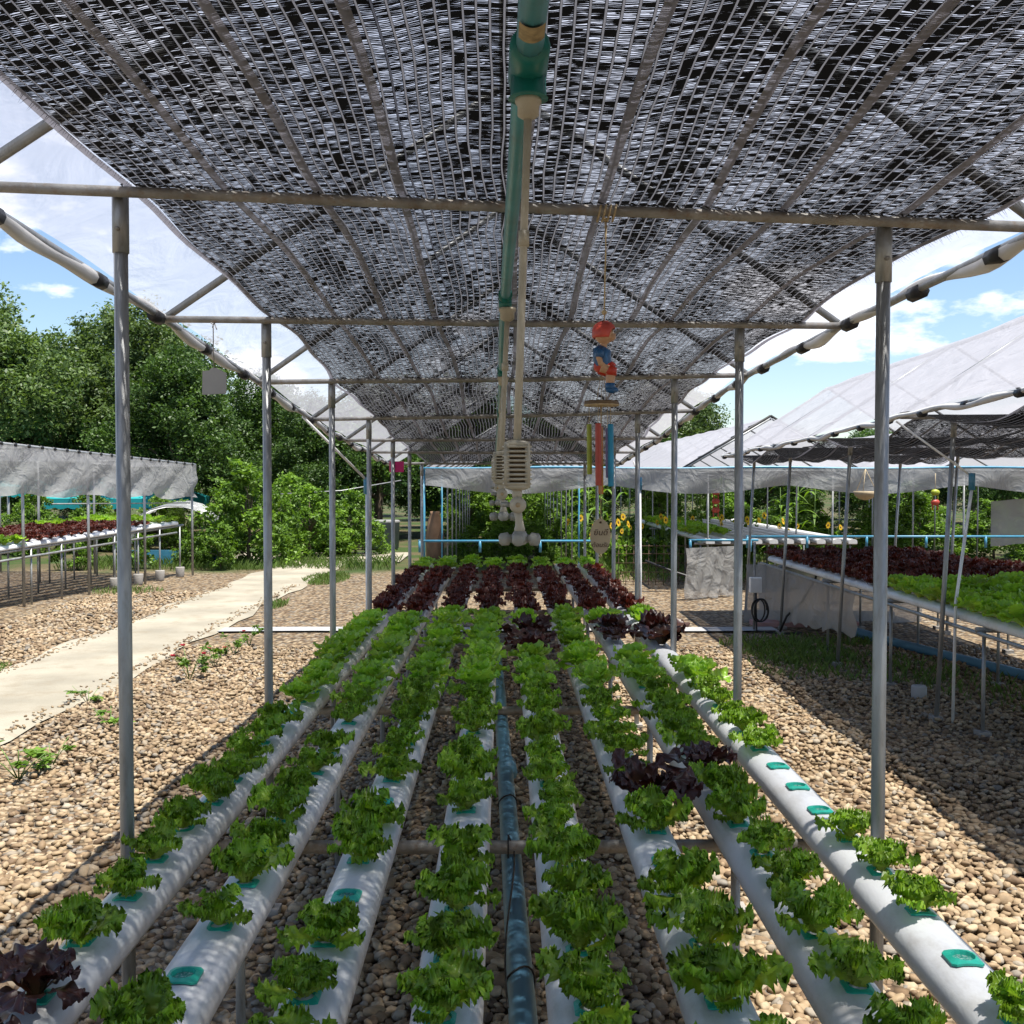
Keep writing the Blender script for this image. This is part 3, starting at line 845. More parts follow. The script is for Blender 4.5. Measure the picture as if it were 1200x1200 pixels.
# ------------------------------------------------------------------ lettuces
def leaf_geo(Ln, Wd, curl, ruf, freq, nu, nv, seed, jag=.0, cup=0.0, narrow=.14, tipround=.55, crease=0.0):
    g = np.random.default_rng(seed)
    v = np.linspace(0, 1, nv); u = np.linspace(-1, 1, nu)
    th = curl * v ** 1.6 - .10
    ds = Ln / (nv - 1)
    mx_ = np.concatenate([[0], np.cumsum(np.sin(th[:-1]) * ds)]); mz = np.concatenate([[0], np.cumsum(np.cos(th[:-1]) * ds)])
    sm = np.clip((v - .05) / .60, 0, 1); sm = sm * sm * (3 - 2 * sm)
    w = Wd * (narrow + (1 - narrow) * sm) * np.sqrt(np.clip(1 - (np.clip(v - .70, 0, 1) / .30) ** 2 * tipround, 0, 1))
    U, Vv = np.meshgrid(u, v)
    ph = g.uniform(0, 6.28, 6)
    sgn = np.sign(U)
    env = np.abs(U) ** 1.4 * np.clip(Vv * 1.6 - .15, 0, 1)
    r = ruf * env * (np.sin(freq * Vv * 6.28 + ph[0] + sgn * 1.2) + .8 * np.sin(2.2 * freq * Vv * 6.28 + ph[1] + sgn * ph[2]))
    tip = np.clip((Vv - .62) / .38, 0, 1) ** 1.3
    r = r + ruf * tip * (np.sin(freq * 1.25 * U * 3.14 + ph[3]) + .6 * np.sin(freq * 2.6 * U * 3.14 + ph[4]))
    r = r - cup * U ** 2 * np.clip(Vv * 2, 0, 1) * Wd - crease * (1 - np.abs(U)) * Wd * .3
    nxv, nzv = np.cos(th)[:, None], -np.sin(th)[:, None]
    lat = U * w[:, None]
    lat = lat + jag * g.normal(0, 1, U.shape) * (np.abs(U) > .7)
    tipj = jag * g.normal(0, 1.4, U.shape) * (Vv > .85)
    X = mx_[:, None] + r * nxv + tipj * np.sin(th)[:, None]
    Z = mz[:, None] + r * nzv + tipj * np.cos(th)[:, None]
    Yc = lat + ruf * .45 * env * np.cos(freq * 1.7 * Vv * 6.28 + ph[5])
    # the broad tip bends back round the midrib
    Z = Z - (U ** 2) * tip * Ln * .10
    P = np.stack([X, Yc, Z], -1)
    tone = np.clip(Vv * 1.55 - .12 + .25 * np.abs(U) * Vv + g.normal(0, .06, U.shape) + 6 * (r / max(ruf, 1e-4)) * .02, 0, 1)
    idx = np.arange(nu * nv).reshape(nv, nu)
    q = np.stack([idx[:-1, :-1], idx[:-1, 1:], idx[1:, 1:], idx[1:, :-1]], -1).reshape(-1, 4)
    return P.reshape(-1, 3), q, tone.ravel()

KIND = {   # leaf length, half width, curl, ruffle, freq, jag, cup, leaves, tilt range, material
    'curly':  dict(L=.108, W=.037, curl=.85, ruf=.0100, fr=5.0, jag=.0024, cup=.03, n=19, t=(.0, 1.05), mat='lettuce', narrow=.15),
    'round':  dict(L=.112, W=.055, curl=.85, ruf=.0070, fr=1.9, jag=.0008, cup=.30, n=18, t=(.06, 1.12), mat='butter', narrow=.22),
    'red':    dict(L=.100, W=.043, curl=.9, ruf=.0105, fr=3.6, jag=.0016, cup=.05, n=18, t=(.08, 1.05), mat='red', narrow=.18),
    'maroon': dict(L=.150, W=.060, curl=1.05, ruf=.0095, fr=1.9, jag=.0010, cup=.10, n=14, t=(.15, 1.2), mat='maroon', narrow=.22),
}
LEAF = {}
ROS = {}
def plant_xf(kd, seed):
    g = random.Random(seed); out = []
    n = kd['n'] + g.randint(-2, 2)
    for i in range(n):
        a = 2.39996 * i + g.uniform(-.6, .6)
        q = (i + .5) / n
        tilt = lerp(kd['t'][1], kd['t'][0], q ** .85) + g.uniform(-.26, .26)
        sc = lerp(1.0, .70, q) * g.uniform(.62, 1.22)
        out.append((Matrix.Translation((.010 * math.cos(a), .010 * math.sin(a), .0)) @ Matrix.Rotation(a, 4, 'Z') @ Matrix.Rotation(tilt, 4, 'Y') @ Matrix.Rotation(g.uniform(-.25, .25), 4, 'Z') @ Matrix.Diagonal((sc, sc * g.uniform(.9, 1.15), sc, 1))))
    return out
for kn, kd in KIND.items():
    LEAF[kn] = []
    for s in range(7):
        v, q, tn = leaf_geo(kd['L'], kd['W'], kd['curl'] * random.uniform(.8, 1.2), kd['ruf'], kd['fr'] * random.uniform(.85, 1.2), 27, 27, 100 + s, kd['jag'], kd['cup'], kd['narrow'])
        LEAF[kn].append(fast_mesh('leaf', v, q, M[kd['mat']], tn, True))
    ROS[kn] = []
    for s in range(6):
        VV, QQ, TN = [], [], []; off = 0
        lv = [leaf_geo(kd['L'], kd['W'], kd['curl'] * random.uniform(.8, 1.2), kd['ruf'] * 1.05, kd['fr'], 13, 10, 200 + 10 * s + z, kd['jag'], kd['cup'], kd['narrow']) for z in range(5)]
        for i, mt in enumerate(plant_xf(kd, 900 + s)):
            v, q, tn = lv[i % 5]
            A = np.array(mt)
            VV.append(v @ A[:3, :3].T + A[:3, 3]); QQ.append(q + off); TN.append(np.clip(tn + random.uniform(-.12, .12), 0, 1)); off += len(v)
        ROS[kn].append(fast_mesh('rosette', np.concatenate(VV), np.concatenate(QQ), M[kd['mat']], np.concatenate(TN), True))

# planting cup: square flange with a round, ribbed mouth
def cup_meshes():
    m = MB(); n = 24; hw = .029
    outer, inner, low = [], [], []
    for k in range(n):
        a = 2 * math.pi * (k + .5) / n; c, s = math.cos(a), math.sin(a)
        q = hw / max(abs(c), abs(s))
        zz = -.0035 * (abs(c * q) / hw) ** 2
        outer.append((c * q, s * q, zz + .001)); rr = .0205 * (1 + .04 * (k % 2)); inner.append((c * rr, s * rr, .003)); low.append((c * rr * .88, s * rr * .88, -.0045))
    rim = [(x * 1, y, z - .004) for x, y, z in outer]
    V = outer + inner + low + rim
    f = []
    for k in range(n):
        j = (k + 1) % n
        f += [(k, j, n + j, n + k), (n + k, n + j, 2 * n + j, 2 * n + k), (3 * n + k, 3 * n + j, j, k)]
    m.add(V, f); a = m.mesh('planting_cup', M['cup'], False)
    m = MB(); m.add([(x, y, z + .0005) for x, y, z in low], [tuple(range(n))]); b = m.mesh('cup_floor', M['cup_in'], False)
    return a, b
CUP, CUPIN = cup_meshes()
CUPZ = GZ + .0055

def put_cup(x, y, parent=None, label=None, z=None):
    o = bpy.data.objects.new('planting_cup', CUP); link(o, parent)
    if parent is None:
        o.location = (x, y, CUPZ); o.rotation_euler = (0, 0, random.uniform(-.06, .06)); ORG[o.name] = Vector(o.location)
        tag(o, label, 'planting cup', 'empty planting cups')
        b = bpy.data.objects.new('cup_floor', CUPIN); link(b, o)
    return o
WORDS = {'curly': ('green_lettuce', 'curly green lettuce'), 'round': ('butter_lettuce', 'round-leaved green lettuce'), 'red': ('red_lettuce', 'burgundy red lettuce'), 'maroon': ('red_lettuce', 'large dark maroon lettuce')}
seedc = [0]
def put_plant(kn, x, y, z, label, scale, group, leaves=False, cup=True):
    seedc[0] += 1
    nm = WORDS[kn][0]
    if leaves:
        t = thing(nm, label, 'lettuce', (x, y, z), group)
        t.rotation_euler = (random.uniform(-.10, .10), random.uniform(-.10, .10), random.uniform(0, 6.28)); t.scale = (scale, scale, scale * random.uniform(.92, 1.12))
        for mt in plant_xf(KIND[kn], seedc[0]):
            o = bpy.data.objects.new('leaf', random.choice(LEAF[kn])); link(o, t); o.matrix_basis = mt
        if cup:
            c = bpy.data.objects.new('planting_cup', CUP); link(c, t); c.location = (0, 0, -.002); c.scale = (.86 / scale,) * 3
            c.rotation_euler = (0, 0, -t.rotation_euler.z)
    else:
        t = bpy.data.objects.new(nm, random.choice(ROS[kn])); link(t); t.location = (x, y, z)
        t.rotation_euler = (random.uniform(-.08, .08), random.uniform(-.08, .08), random.uniform(0, 6.28)); s = scale
        t.scale = (s * random.uniform(.92, 1.1), s * random.uniform(.92, 1.1), s * random.uniform(.9, 1.12))
        tag(t, label, 'lettuce', group)
    return t

def zpx(py): return (CAM_H - GZ) * F / (py - 562)
# hole phase and what grows where, gully by gully (distances along the table in metres)
PLAN = [
    (1.745, [(0, 1.85, 'maroon'), (1.85, 3.76, 'curly'), (3.76, 3.98, 'cup'), (3.98, 6.5, 'round')]),
    (1.60, [(0, 1.7, 'curly'), (1.7, 1.92, 'cup'), (1.92, 3.45, 'curly'), (3.45, 3.64, 'cup'), (3.64, 4.1, 'curly'), (4.1, 6.5, 'round')]),
    (1.74, [(0, 2.09, 'curly'), (2.09, 2.28, 'cup'), (2.28, 2.52, 'curly'), (2.52, 2.72, 'curly'), (2.72, 2.96, 'cup'), (2.96, 4.15, 'curly'), (4.15, 6.5, 'round')]),
    (1.67, [(0, 2.42, 'curly'), (2.42, 2.62, 'cup'), (2.62, 3.25, 'curly'), (3.25, 3.47, 'cup'), (3.47, 4.2, 'curly'), (4.2, 6.5, 'round')]),
    (1.70, [(0, 4.2, 'curly'), (4.2, 4.95, 'round'), (4.95, 5.75, 'maroon'), (5.75, 6.5, 'round')]),
    (1.72, [(0, 2.25, 'curly'), (2.25, 2.46, 'cup'), (2.46, 2.68, 'curly'), (2.68, 2.9, 'maroon'), (2.9, 3.1, 'small'), (3.1, 4.25, 'curly'), (4.25, 5.0, 'round'), (5.0, 5.3, 'none'), (5.3, 6.5, 'round')]),
    (1.77, [(0, 2.9, 'curly'), (2.9, 3.3, 'maroon'), (3.3, 4.35, 'curly'), (4.35, 4.9, 'round'), (4.9, 5.1, 'small'), (5.1, 5.5, 'none'), (5.5, 6.0, 'maroon'), (6.0, 6.5, 'round')]),
    (1.87, [(0, 1.7, 'curly'), (1.7, 2.0, 'cup'), (2.0, 2.62, 'curly'), (2.62, 3.35, 'cup'), (3.35, 4.3, 'curly'), (4.3, 4.8, 'round'), (4.8, 5.45, 'none'), (5.45, 6.0, 'maroon'), (6.1, 6.5, 'round')]),
]
PITCHH = .2135
for gi, (ph0, segs) in enumerate(PLAN):
    y = ph0 - 3 * PITCHH
    segs = segs + [(6.68, 9.85, 'red'), (9.85, 10.85, 'round')]
    k = 0; cupn = 0
    while y < 10.85:
        kind = 'none'
        for a, b, kn in segs:
            if a <= y < b: kind = kn; break
        gname = GNAME[gi]
        if kind == 'cup':
            put_cup(ROWX[gi], y, None, 'empty turquoise planting cup, ' + ORD[cupn] + ' from the camera, ' + gname + ' gully')
            cupn += 1
        elif kind != 'none':
            kn = 'curly' if kind == 'small' else kind
            sc = random.uniform(.74, 1.0) * (.62 if kind == 'small' else 1)
            if kn == 'curly': sc *= (.98 if gi in (3, 4, 5, 6) else .90)
            if kn == 'red': sc *= 1.12
            if kn == 'round': sc *= 1.08
            if kn == 'maroon': sc *= 1.1 if gi else .85
            jx = random.uniform(-.008, .008)
            lab = WORDS[kn][1] + ', ' + ordinal(k) + ' from the camera, ' + gname + ' gully of the near table'
            put_plant(kn, ROWX[gi] + jx, y, GZ + .004, lab, sc, 'lettuces on the near table', leaves=y < 4.6 and y > 1.3)
            k += 1
        y += PITCHH if kind != 'maroon' or gi == 0 else .26
        if gi == 7 and abs(y - 2.5) < .02: pass

# ------------------------------------------------------------------ right-hand table
RX = [3.05 + .2286 * i for i in range(8)]
growing_table('growing_table', 'galvanised pipe table under the right-hand red and green lettuces', 3.85, .9, [3.4, 5.0, 6.6, 8.2, 9.8, 11.4], GZ - .081, (-.84, 0, .84), 'pipe tables')
m = thing('table_rail', 'long pipe rail below the edge of the red lettuce table', 'rail', (2.97, 5, 0))
q = MB(); q.tube([(2.965, 3.0, GZ - .10), (2.96, 12.2, GZ - .10)], .014, 8); q.build('pipe', M['galv'], m)
rg = gully_mesh(3.0, 12.3, M['gully'])
for i, x in enumerate(RX):
    o = bpy.data.objects.new('gully', rg); link(o); o.location = (x, 3.0, GZ - .063)
    tag(o, 'white planting gully on the red lettuce table, ' + ORD[i] + ' from its near edge', 'gully', 'gullies of the red lettuce table')
    y = 4.6 + .1 * (i % 2); k = 0
    while y < 12.2:
        if 1.28 * (3.0 + .0) and x * 1.0 < y * .485 + .3:
            kn = 'red' if y > 8.35 else 'round'
            put_plant(kn, x, y, GZ, ('dark red' if kn == 'red' else 'leafy green') + ' lettuce on the right-hand table, ' + ordinal(k) + ' plant of its ' + ORD[i] + ' gully', random.uniform(.95, 1.2) * (1.08 if kn == 'red' else 1.15), 'lettuces on the right-hand table')
            k += 1
        y += .225

# second-row tables: empty white gullies with blue feed headers
growing_table('growing_table', 'far pipe table with white gullies beyond the red lettuces', 4.0, 1.2, [15.6, 18, 20.4, 22.8], GZ - .081, (-1.1, 0, 1.1), 'pipe tables', False)
fg = gully_mesh(15.3, 23.3, M['gully'], 2.0)
for i in range(10):
    x = 2.98 + .2286 * i
    o = bpy.data.objects.new('gully', fg); link(o); o.location = (x, 15.3, GZ - .063)
    tag(o, 'empty white gully on the far right table, ' + ORD[i] + ' from its inner edge', 'gully', 'empty far gullies')
    c = bpy.data.objects.new('end_cap', CAP); link(c, o)
    if i in (0, 1, 2):
        o['label'] = 'white gully with leafy greens on the far right table, ' + ORD[i] + ' from its inner edge'
        for k in range(18):
            put_plant('round', x, 16.6 + .32 * k, GZ, 'small leafy green on the far right table, ' + ordinal(k) + ' plant of its ' + ORD[i] + ' gully', random.uniform(1.1, 1.4), 'greens on the far right table')
for nm, xa, xb, yy, zz, lab in (('feed_header', -1.2, 1.35, 15.0, .745, 'blue feed pipe across the far middle table'), ('feed_header', 2.62, 3.6, 15.0, .755, 'blue feed pipe above the white gully ends on the far right'), ('feed_header', 3.45, 9.0, 15.1, .80, 'long blue feed pipe beyond the red lettuces')):
    t = thing(nm, lab, 'pipe', (xa, yy, 0))
    q = MB(); q.tube([(xa, yy, zz), (xb, yy, zz)], .017, 8); q.build('pipe', M['blue'], t)
    for x in np.arange(xa + .02, xb, .85):
        q = MB(); q.tube([(x, yy, zz), (x, yy, zz - .16)], .02, 8); q.build('drop_pipe', M['blue'], t)

# skirts hung round the table ends
def skirt(name, label, p0, p1, ztop, zbot, n=40):
    g = []
    p0, p1 = Vector(p0), Vector(p1)
    for i in range(n):
        t_ = i / (n - 1); p = p0.lerp(p1, t_)
        g.append([(p.x + .02 * math.sin(i * .9 + k), p.y + .035 * math.sin(i * .7 + k * 1.3) * (k / 6), lerp(ztop, zbot, k / 6) + .01 * math.sin(i * .5) * (k == 6)) for k in range(7)])
    m = MB(); m.grid(g); o = m.build(name, M['skirt'], None)
    return tag(o, label, 'plastic sheet')
skirt('plastic_skirt', 'grey mesh sheet closing the far end of the red lettuce table', (2.72, 11.9, 0), (4.7, 11.9, 0), .66, .01)
g = []
for i in range(50):
    t_ = i / 49; y = lerp(12.3, 8.9, t_); zb = lerp(.02, .30, t_) + .03 * math.sin(i * 1.3) * t_
    g.append([(2.95 - .02 * math.sin(i * .9 + k * .8) * k / 7, y + .03 * math.sin(i + k), lerp(.655, zb, k / 7)) for k in range(8)])
q = MB(); q.grid(g); tag(q.build('plastic_skirt', M['skirt'], None), 'long grey mesh sheet hanging along the side of the red lettuce table', 'plastic sheet')
skirt('plastic_skirt', 'crumpled translucent sheet hanging from the white gully ends', (2.42, 14.1, 0), (3.2, 14.6, 0), .70, .02)
t = thing('pallet_mat', 'flat pinkish slab on the gravel under the mesh sheet', 'slab', (3.2, 11.5, 0))
q = MB(); q.box(2.75, 3.9, 11.55, 11.85, 0, .05); q.build('slab', mat('pink_cement', (.35, .2, .19), .8), t, False)
# meter box with cable
t = thing('meter_box', 'small white electrical box fixed to a post of the red lettuce table', 'electrical box', (2.66, 11.2, 0))
q = MB(); q.tube([(2.66, 11.24, 0), (2.66, 11.24, .95)], .013, 8); q.build('post', M['galv_dull'], t)
q = MB(); q.box(2.60, 2.72, 11.16, 11.225, .42, .58); bx = q.build('box', M['white'], t, False)
q = MB(); q.box(2.605, 2.715, 11.150, 11.159, .43, .57); q.build('lid', M['gully_end'], bx, False)
cab = thing('cable_coil', 'black cable coiled below the white electrical box', 'cable', (2.66, 11.1, 0))
pts = []
for a in np.linspace(0, 6.28 * 3.6, 80):
    pts.append((2.69 + .075 * math.cos(a) + .02 * math.sin(a * .37), 11.12 + .012 * math.sin(a * 1.7), .24 + .12 * math.sin(a)))
q = MB(); q.tube(pts, .008, 6); q.build('coil', M['black'], cab)
q = MB(); q.tube([(2.655, 11.15, .42), (2.65, 11.13, .25), (2.66, 11.12, .02), (2.9, 11.0, .012), (3.1, 11.0, .02)], .012, 6); q.build('lead', M['black'], cab)
hose = MB(); hose.tube([atY(963, 655, 11.0), atY(955, 680, 10.9), atY(940, 705, 10.9), atY(922, 722, 10.95), atY(914, 740, 11.0)], .012, 8)
tag(hose.build('drain_hose', M['black'], None), 'black drain hose drooping from the red lettuce table', 'hose')
# pipe on the ground beneath the right-hand table
t = thing('ground_pipe', 'dark blue pipe lying on the gravel under the right-hand table', 'pipe', (3.5, 9, 0))
q = MB(); q.tube([(3.45, 11.7, .06), (3.55, 11.2, .055), (3.72, 10.2, .05), (4.15, 8.4, .05), (4.7, 6.2, .05)], .045, 10); q.build('pipe', M['slate_pipe'], t)
for y in (7.7,):
    q = MB(); q.revolve([(.05, 0), (.055, .02), (.055, .10), (.05, .11)], (3.03, y, 0), 12); tag(q.build('footing_block', M['strip'], None), 'round cement block at the foot of the right-hand table', 'block')

# wire mesh fence behind on the right
t = thing('wire_fence', 'low rusty wire mesh fence standing beyond the gravel', 'fence', (1.6, 16.2, 0))
for x in np.arange(1.75, 3.5, .115):
    q = MB(); q.tube([(x, 16.2, 0), (x + .01, 16.2, .62)], .0055, 5); q.build('wire', M['rust'], t)
for z in (.06, .2, .34, .48, .6):
    q = MB(); q.tube([(1.7, 16.19, z), (3.5, 16.19, z)], .005, 5); q.build('wire', M['rust'], t)
q = MB(); q.tube([(2.08, 15.6, .42), (2.5, 15.5, .26), (2.9, 15.4, .14), (3.3, 15.3, .08)], .02, 6)
tag(q.build('drain_hose', M['black'], None), 'black hose sloping down behind the wire fence', 'hose')

# ------------------------------------------------------------------ overhead misting line
def zline(y): return hxm(.03, y) - .042
ov = thing('mist_line', 'teal water pipe running under the net along the ceiling', 'pipe', (.03, 1.5, 2.1))
def ovx(y): return .047 - .010 * y + .004 * math.sin(y * 1.3)
q = MB(); q.tube([(ovx(y), y, zline(y)) for y in np.linspace(-1, 1.56, 8)], .019, 12); p0 = q.build('pipe', M['teal'], ov)
q = MB(); q.tube([(ovx(y) - .006, y, zline(y) + .004) for y in np.linspace(1.5, 11.5, 34)], .0155, 10); q.build('pipe', M['teal'], ov)
q = MB(); q.tube([(ovx(1.455), 1.455, zline(1.455)), (ovx(1.462), 1.462, zline(1.462)), (ovx(1.58), 1.58, zline(1.58))], [.024, .028, .028], 14)
q.tube([(ovx(1.53), 1.53, zline(1.53)), (ovx(1.53), 1.53, zline(1.53) - .042), (ovx(1.53), 1.53, zline(1.53) - .046)], [.025, .026, .029], 14); q.build('tee', M['teal_fit'], ov)
q = MB()
g = []
for a in np.linspace(-2.5, -.7, 8):
    g.append([(ovx(y) + .0216 * math.cos(a), y, zline(y) + .0216 * math.sin(a)) for y in (1.36, 1.375, 1.39, 1.405)])
q.grid(g); q.build('sticker', mat('torn_paper_label', (.34, .26, .14), .8, 0, .35, 90), p0)
for y in (3.2, 4.75, 6.3):
    q = MB(); q.tube([(ovx(y) - .006, y - .045, zline(y) + .004), (ovx(y) - .006, y + .045, zline(y) + .004)], .021, 12)
    q.tube([(ovx(y) - .006, y, zline(y)), (ovx(y) - .006, y, zline(y) - .035)], .02, 12); q.build('tee', M['teal_fit'], ov)

def fogger(label, y, zt, zb, zg, s=1.0, dx=0.0, tilt=0.0):
    """drop tube, finned weight, ball joint, four-way nozzle head"""
    xt = ovx(y); xb = xt + dx
    t = thing('mist_hanger', label, 'mist sprayer', (xt, y, zt), 'hanging mist sprayers')
    q = MB(); q.revolve([(.021 * s, 0), (.021 * s, -.006 * s), (.017 * s, -.012 * s), (.017 * s, -.026 * s), (.008 * s, -.032 * s)], (xt, y, zt), 14); q.build('adapter', M['cream'], t)
    q = MB(); q.tube([(xt, y, zt - .02 * s), (lerp(xt, xb, .35), y, lerp(zt, zg, .35)), (lerp(xt, xb, .7), y + .002, lerp(zt, zg, .7)), (xb, y, zg)], .0065 * s, 10); q.build('drop_tube', M['cream'], t)
    q = MB(); q.tube([(lerp(xt, xb, .4), y, lerp(zt, zg, .4) + .01), (lerp(xt, xb, .4), y, lerp(zt, zg, .4) - .012)], .009 * s, 10); q.build('joint', M['cream'], t)
    h = .066 * s
    q = MB(); q.revolve([(.014 * s, 0), (.014 * s, -h)], (xb, y, zg), 12); wcore = q.build('weight_core', M['dark_wood'], t)
    for k in range(9):
        z = zg - h * (k + .5) / 9
        q = MB(); q.revolve([(.0205 * s, -.0021 * s), (.0235 * s, -.0012 * s), (.0235 * s, .0012 * s), (.0205 * s, .0021 * s)], (xb, y, z), 20, 3.4); q.build('fin', M['cream'], wcore)
    q = MB()
    for a in (.0, 1.57, 3.14, 4.71):
        ca, sa = math.cos(a + .785), math.sin(a + .785)
        q.tube([(xb + .0232 * s * ca, y + .0232 * s * sa, zg + .001), (xb + .0232 * s * ca, y + .0232 * s * sa, zg - h)], .0048 * s, 6)
    q.revolve([(.015 * s, .006 * s), (.021 * s, .003 * s), (.021 * s, -.003 * s)], (xb, y, zg), 16, 3.4)
    q.revolve([(.021 * s, .003 * s), (.021 * s, -.003 * s), (.013 * s, -.006 * s)], (xb, y, zg - h), 16, 3.4); q.build('cage', M['cream'], wcore)
    z = zg - h
    q = MB(); q.tube([(xb, y, z), (xb, y, z - .016 * s), (xb, y, z - .02 * s)], [.0085 * s, .0085 * s, .007 * s], 10); q.build('neck', M['cream'], t)
    zc = z - .030 * s
    q = MB(); q.revolve([(.006 * s, -.014 * s), (.0125 * s, -.011 * s), (.0135 * s, -.005 * s), (.0135 * s, .005 * s), (.0125 * s, .011 * s), (.006 * s, .014 * s)], (xb + .001, y, zc), 16, axis='y'); b = q.build('ball_joint', M['cream'], t)
    q = MB(); q.revolve([(.004 * s, -.017 * s), (.004 * s, -.013 * s)], (xb + .001, y, zc), 10, axis='y'); q.build('pin', M['wood'], b)
    q = MB(); q.tube([(xb - .012 * s, y, zc), (xb - .026 * s, y, zc + .001)], .004 * s, 8); q.build('side_spigot', M['fogclear'], t)
    z2 = zc - .012 * s
    q = MB(); q.tube([(xb + .001, y, z2), (xb + .003 * s, y, z2 - .010 * s), (xb + .004 * s, y, z2 - .022 * s), (xb + .004 * s, y, z2 - .026 * s), (xb + .004 * s, y, z2 - .032 * s)], [.007 * s, .0062 * s, .0075 * s, .009 * s, .009 * s], 10); q.build('stem', M['cream'], t)
    z3 = z2 - .038 * s; cx = xb + .004 * s
    q = MB(); q.revolve([(.009 * s, .008 * s), (.014 * s, 0), (.013 * s, -.010 * s), (.008 * s, -.014 * s)], (cx, y, z3), 12); hd = q.build('cross_body', M['fogclear'], t)
    for a, ln in ((-.15, .030), (3.0, .030), (1.45, .026), (4.6, .026)):
        d = Vector((math.cos(a), math.sin(a), -.12)); c = Vector((cx, y, z3 - .002))
        q = MB(); q.tube([c + d * .008 * s, c + d * .016 * s, c + d * .018 * s, c + d * ln * s, c + d * (ln + .003) * s], [.0065 * s, .0065 * s, .0105 * s, .010 * s, .006 * s], 12); nz = q.build('nozzle', M['fogclear'], hd)
    return t
zt = zline(1.53) - .046
fogger('nearest hanging mist sprayer with finned cream weight on a long drop tube', 1.53, zt, 0, atY(606, 521, 1.53).z, .90, atY(606, 521, 1.53).x - ovx(1.53))
zt = zline(3.2) - .03
fogger('second hanging mist sprayer, half hidden behind the nearest one', 3.2, zt, 0, atY(590, 532, 3.2).z, 1.25, atY(588, 532, 3.2).x - ovx(3.2))
zt = zline(4.75) - .03
fogger('third, most distant hanging mist sprayer on the ceiling line', 4.75, zt, 0, atY(585, 540, 4.75).z, 1.25, atY(583, 540, 4.75).x - ovx(4.75))

# ------------------------------------------------------------------ wind chime with doll
YC = 2.37
def c2(px, py, dy=0.0): return atY(px, py, YC + dy)
U = YC / F      # metres per photograph pixel at the chime
wc = thing('wind_chime', 'painted seated doll wind chime with coloured bamboo tubes hanging from the crossbar', 'wind chime', c2(707, 255))
q = MB(); q.tube([c2(709, 255), c2(710, 290), c2(709, 330), c2(708, 377)], .0016, 6); q.tube([c2(711, 258), c2(709, 310), c2(708, 362)], .0013, 6)
rp_ = q.build('rope', M['rope'], wc)
q = MB()
for k in range(4):
    q.tube([c2(702 + 6 * k, 250) + Vector((.004 * math.sin(a), .018 * math.cos(a), .018 * math.sin(a))) for a in np.linspace(0, 6.28, 12)], .0022, 5)
q.ball(c2(708, 366), .006); q.ball(c2(709, 257), .006, .005, .005); q.build('knot', M['rope'], rp_)
C = c2(708, 391)
hr = 12.2 * U
q = MB()
q.ball(C, hr * .95, hr * .92, hr * 1.02, 18, 12)
q.ball(C + Vector((hr * .62, -hr * .15, -hr * .35)), hr * .48, hr * .55, hr * .42)        # cheeks and jaw
q.ball(C + Vector((hr * 1.0, -hr * .1, -hr * .10)), hr * .13, hr * .13, hr * .12)        # nose
q.ball(C + Vector((-hr * .15, -hr * .95, -hr * .15)), hr * .16, hr * .10, hr * .2)        # ear
q.tube([C + Vector((0, 0, -hr * .8)), c2(707, 405), c2(706, 412)], [.008, .008, .011], 10)
q.tube([c2(706, 409), c2(706, 418), c2(707, 428)], [.015, .017, .018], 12)
for s in (-1, 1):
    q.tube([c2(704, 411, s * .017), c2(702, 419, s * .021), c2(704, 426, s * .020), c2(711, 430, s * .012), c2(715, 430, s * .006)], [.0075, .0072, .0062, .0055, .0058], 10)
    q.tube([c2(704, 430, s * .011), c2(713, 433, s * .011), c2(716, 436, s * .010), c2(715, 445, s * .010), c2(715, 452, s * .010)], [.012, .0115, .0115, .0105, .0095], 10)
    for f_ in range(4):
        q.tube([c2(714.5, 429.5 + f_ * .9, s * .006), c2(717.2, 431 + f_ * .9, s * .004)], .0012, 5)
bd = q.build('body', M['skin'], wc)
rm = bd.modifiers.new('join', 'REMESH'); rm.mode = 'VOXEL'; rm.voxel_size = .0012; rm.use_smooth_shade = True
q = MB()
nh, mh = 20, 10
V = []
for i in range(mh + 1):
    tt = math.pi / 2 - (i / mh) * 1.95
    for k in range(nh):
        a = 2 * math.pi * k / nh
        front = max(0, math.cos(a)) ** 1.2
        t2 = max(tt, .42 + .25 * math.sin(a * 9) * .3) if front > .35 else tt
        rr = hr * (1.10 + .035 * math.sin(a * 7 + i))
        V.append(C + Vector((rr * math.cos(t2) * math.cos(a) * .98, rr * math.cos(t2) * math.sin(a) * .95, rr * math.sin(t2) * 1.02)))
q.add([tuple(p) for p in V], [(i * nh + k, i * nh + (k + 1) % nh, (i + 1) * nh + (k + 1) % nh, (i + 1) * nh + k) for i in range(mh) for k in range(nh)])
hm = q.build('hair', M['hair'], wc); sm_ = hm.modifiers.new('thick', 'SOLIDIFY'); sm_.thickness = .0025
for s in (-1, 1):
    e = C + Vector((hr * .80, s * hr * .38 - hr * .08, hr * .12))
    q = MB(); q.ball(e, hr * .10, hr * .17, hr * .17); ey = q.build('eye', M['white'], wc)
    q = MB(); q.ball(e + Vector((hr * .07, -hr * .03 if s < 0 else 0, 0)), hr * .06, hr * .09, hr * .10); q.build('pupil', M['black'], ey)
    q = MB(); q.tube([e + Vector((hr * .08, -hr * .2, hr * .22)), e + Vector((hr * .12, 0, hr * .28)), e + Vector((hr * .08, hr * .2, hr * .22))], .0008, 5); q.build('eyebrow', M['ink'], wc)
q = MB(); q.tube([C + Vector((hr * 1.0, -hr * .3, -hr * .42)), C + Vector((hr * 1.08, -hr * .1, -hr * .46)), C + Vector((hr * 1.0, hr * .1, -hr * .42))], .0009, 5); q.build('mouth', M['hair'], wc)
